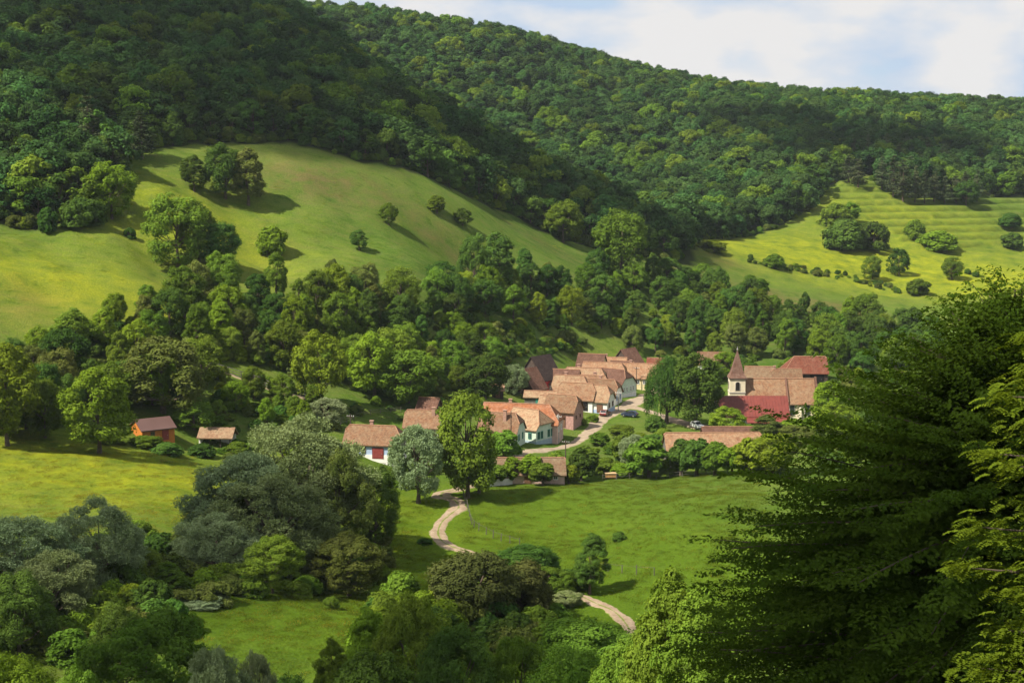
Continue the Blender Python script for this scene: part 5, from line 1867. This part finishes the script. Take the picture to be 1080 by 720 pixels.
for a in [
        ('bush_near', 204, 0, 624, 54, 'silver', 'low silvery bush below the big willow group', 160, 0),
        ('bush_near', 500, 0, 583, 92, 'brown', 'big brownish round bush hiding the bend of the dirt road', 172, 1),
        ('bush_near', 548, 0, 592, 74, 'brown', 'brownish bush right behind the biggest one', 176, 2),
        ('bush_near', 560, 0, 574, 66, 'dark', 'dark bush behind the brownish bushes by the road', 200, 0),
        ('bush_near', 597, 0, 622, 30, 'elder', 'flowering elder bush beside the dirt road', 184, 1),
        ('bush_near', 605, 0, 600, 36, 'dark', 'dark bush at the foot of the narrow dark tree', 192, 2),
        ('bush_near', 486, 0, 592, 26, 'silver', 'small silvery bush at the road edge before the brownish bush', 196, 0),
        ('bush_near', 350, 0, 628, 16, 'mid', 'small bush at the upper edge of the lower meadow', 165, 1),
        ('bush_near', 575, 0, 598, 52, 'mid', 'mid green bush between the brownish bush and the narrow dark tree', 189, 0),
        ('bush_near', 620, 0, 652, 110, 'mid', 'spreading leafy thicket below the road bend', 150, 2),
        ]:
    tpx(*a[:6], a[6], Y=a[7], var=a[8])

# ---- thickets on the near hillside along the bottom
for a in [
        ('broad_near', 160, 0, 640, 130, 'mid', 'bright green maple at the bottom left', 108, 0),
        ('broad_near', 22, 0, 682, 90, 'bright', 'light green tree in the bottom left corner', 96, 1),
        ('willow_near', 228, 0, 680, 76, 'silver', 'silvery willow top at the bottom beside the maple', 100, 1),
        ('willow_near', 272, 0, 684, 50, 'silver', 'smaller silvery willow top right of the other at the bottom', 102, 2),
        ('broad_near', 440, 0, 622, 90, 'mid', 'dark leafy tree at the bottom below the brownish bush', 122, 2),
        ('tall_near', 385, 0, 636, 50, 'bright', 'slender light green sapling tree at the bottom', 126, 1),
        ('tall_near', 352, 0, 668, 44, 'mid', 'young green tree left of the sapling at the bottom', 120, 0),
        ('broad_near', 480, 0, 655, 80, 'dark', 'dark tree at the bottom right of the leafy one', 112, 3),
        ('broad_near', 545, 0, 664, 74, 'mid', 'mid green tree at the bottom middle', 116, 1),
        ('broad_near', 612, 0, 676, 96, 'mid', 'broad green tree at the bottom before the road', 108, 0),
        ('broad_near', 400, 0, 682, 110, 'dark', 'dark broad tree low at the bottom edge', 98, 2),
        ('broad_near', 310, 0, 706, 60, 'dark', 'dark tree top just showing at the bottom edge', 96, 3),
        ('broad_near', 90, 0, 700, 80, 'mid', 'green tree top at the bottom edge left of the maple', 92, 2),
        ('tall_near', 706, 0, 596, 96, 'mid', 'leafy tree at the lower left of the big dark hornbeam', 74, 0),
        ('tall_near', 742, 0, 612, 90, 'mid', 'bright leafy tree tucked against the big dark hornbeam', 70, 1),
        ('broad_near', 668, 0, 668, 90, 'mid', 'bushy tree hiding the lowest stretch of the dirt road', 88, 3),
        ]:
    tpx(*a[:6], a[6], Y=a[7], var=a[8])

# ------------------------------------------------------------------ the big hornbeam at the right, close to the viewer
def hornbeam():
    r = np.random.default_rng(5)
    p0 = at(1046, 46)
    top_z = CAM_Z + (180 - 280) / F * 46
    H = top_z - p0[2]
    root = tag(empty('hornbeam_tree', (p0[0], p0[1], p0[2] - .2)), 'big dark hornbeam with layered sprays filling the right side', 'tree')
    tr_ = MB()
    tr_.tube([(0, 0, -.8), (.1, 0, H * .2), (-.1, .1, H * .45), (.05, 0, H * .7), (0, 0, H * .97)], [.55, .42, .30, .17, .03], 10)
    Ps, Ns, Ts, Ss = [], [], [], []
    nb = 1050
    for i in range(nb):
        d_ = (i + .5) / nb
        dep = .25 + (H - 2.6) * d_ ** .85
        zb = H - dep
        Lb = float(np.interp(dep, (0, 1, 3, 5, 6.2, 7.6, 10, 13, 22), (.5, 1.5, 3.9, 5.8, 7.6, 9.3, 10.2, 11.0, 11.4))) * r.uniform(.72, 1.04)
        az = i * 2.399963 + r.uniform(-.4, .4)
        rise = 1.05 * math.exp(-dep / 4.0) + .16 + r.normal(0, .10)
        n = max(4, int(Lb / .28))
        t = np.linspace(0, 1, n)
        bend = r.normal(0, .25)
        aa_ = az + bend * t
        hx = np.cumsum(np.cos(aa_)) / n * Lb
        hy = np.cumsum(np.sin(aa_)) / n * Lb
        hz = Lb * (rise * t - (.10 + .06 * (dep > 6)) * t ** 2.2)
        base = np.array((0, 0, zb - rise * Lb * .35))
        B = base + np.c_[hx, hy, hz]
        if i % 5 == 0:
            tr_.tube([tuple(B[0] * np.array((0, 0, 1)))] + [tuple(b) for b in B[::3]], [.010 + .008 * Lb * (1 - k / (len(B[::3]) + 1)) for k in range(len(B[::3]) + 1)], 4, False)
        # side twigs in one flat spray
        tilt = np.array((r.normal(0, .35), r.normal(0, .35) - .15, 1.0))
        for j in range(int(n * .22), n):
            for sgn in (-1, 1):
                lt = (.25 + .95 * (1 - t[j]) + .12) * r.uniform(.6, 1.2) * min(1, Lb / 4) + .12
                da = aa_[j] + sgn * r.uniform(.55, 1.0)
                m = max(4, int(lt / .048))
                s = np.linspace(.1, 1, m)
                q = B[j] + np.c_[np.cos(da) * lt * s, np.sin(da) * lt * s, -.10 * lt * s ** 2 + .05 * s] + r.normal(0, .05, (m, 3)) * np.array((1, 1, .8))
                Ps.append(q)
                Ns.append(tilt + r.normal(0, .36, (m, 3)) + np.c_[np.full(m, math.cos(da) * .3), np.full(m, math.sin(da) * .3), np.zeros(m)])
                Ts.append(np.c_[np.full(m, math.cos(da)), np.full(m, math.sin(da)), np.full(m, .05)] + r.normal(0, .5, (m, 3)))
                Ss.append(r.uniform(.09, .19, m))
    # inner foliage
    m = 60000
    dep = H * r.uniform(.04, .98, m)
    a = r.uniform(0, 6.283, m)
    rad = np.interp(dep, (0, 1, 3, 5, 6.2, 7.6, 10, 13, 22), (.5, 1.5, 3.9, 5.8, 7.6, 9.3, 10.2, 11.0, 11.4)) * r.uniform(.05, .8, m)
    Ps.append(np.c_[rad * np.cos(a), rad * np.sin(a), H - dep - .25 * rad])
    Ns.append(np.c_[.4 * np.cos(a), .4 * np.sin(a), np.ones(m)] + r.normal(0, .5, (m, 3)))
    Ts.append(r.normal(size=(m, 3)))
    Ss.append(r.uniform(.18, .32, m))
    P, N_, T, S = np.vstack(Ps), np.vstack(Ns), np.vstack(Ts), np.concatenate(Ss)
    print('hornbeam leaves', len(P))
    tr_.build('trunk', BARK, root)
    link('crown', leaves_mesh('hornbeam_crown', P, N_, S, .55, LEAF['horn'], T, r), root)
hornbeam()

def robinia():
    """light feathery branches reaching in from a tree just outside the right edge"""
    r = np.random.default_rng(9)
    Y = 27.0
    p0 = at(1215, Y)
    root = tag(empty('robinia_tree', (p0[0], p0[1], p0[2] - .2)), 'light green feathery branches close at the right picture edge', 'tree')
    H = 15.0
    spots = [(1066, 418, 40, 0), (1083, 398, 34, .3), (1046, 478, 36, .4), (1072, 492, 40, -.3), (1036, 556, 34, .2), (1066, 566, 40, .5), (1018, 598, 20, 0), (1050, 600, 22, .2), (1078, 622, 36, -.3),
             (1056, 664, 36, .3), (1074, 690, 46, 0), (1034, 704, 34, .1), (1010, 724, 34, .4), (1060, 722, 44, -.4), (1090, 450, 44, .6), (1095, 540, 46, .2), (1098, 600, 44, -.2), (1100, 360, 36, .2), (1100, 670, 50, .5)]
    for k in range(34):
        spots.append((r.uniform(1110, 1340), r.uniform(180, 760), r.uniform(36, 56), r.uniform(-3.5, 3.5)))
    Ps, Ns, Ts, Ss = [], [], [], []
    tr_ = MB()
    tr_.tube([(0, 0, -.8), (.1, .1, 4), (-.05, 0, 8), (.1, 0, 12), (0, 0, 14.5)], [.34, .28, .22, .13, .03], 9)
    for (u, v, rp, dy) in spots:
        c = np.array(pt(u, v, Y + dy)) + np.array((0, 0, CAM_Z)) - np.array((p0[0], p0[1], p0[2] - .2))
        rad = rp / F * Y
        zt = max(1.5, min(13.5, c[2] - .25 * np.linalg.norm(c[:2])))
        tr_.tube([(0, 0, zt), tuple(c * np.array((.5, .5, 0)) + np.array((0, 0, (zt + c[2]) / 2 + .3))), tuple(c)], [.06, .035, .012], 5, False)
        out_ = unit(np.array((c[0], c[1], 0.01)))
        for f in range(int(22 + rad * 22)):
            # one feathered leaf: a drooping stalk with leaflets in pairs
            o = c + sphere_dirs(1, r)[0] * rad * np.array((1.0, 1.0, .55)) * r.uniform(.1, 1)
            a = math.atan2(out_[1], out_[0]) + r.normal(0, 1.0)
            ln = r.uniform(.22, .34)
            m = 7
            s = np.linspace(.15, 1, m)
            mid = o + np.c_[np.cos(a) * ln * s, np.sin(a) * ln * s, .06 * s - .16 * s ** 2]
            side = np.array((-math.sin(a), math.cos(a), 0))
            up = np.array((r.normal(0, .3), r.normal(0, .3), 1))
            for sg in (-1, 1):
                Ps.append(mid + side * sg * .045)
                Ns.append(up + r.normal(0, .2, (m, 3)))
                Ts.append(side * sg + np.array((math.cos(a), math.sin(a), -.3)) * .35 + r.normal(0, .15, (m, 3)))
                Ss.append(r.uniform(.075, .11, m))
    P, N_, T, S = np.vstack(Ps), np.vstack(Ns), np.vstack(Ts), np.concatenate(Ss)
    print('robinia leaves', len(P))
    tr_.build('trunk', BARK, root)
    link('crown', leaves_mesh('robinia_crown', P, N_, S, .55, LEAF['robinia'], T, r), root)
robinia()

print('trees', N_TREES[0], 'objects', len(bpy.data.objects))
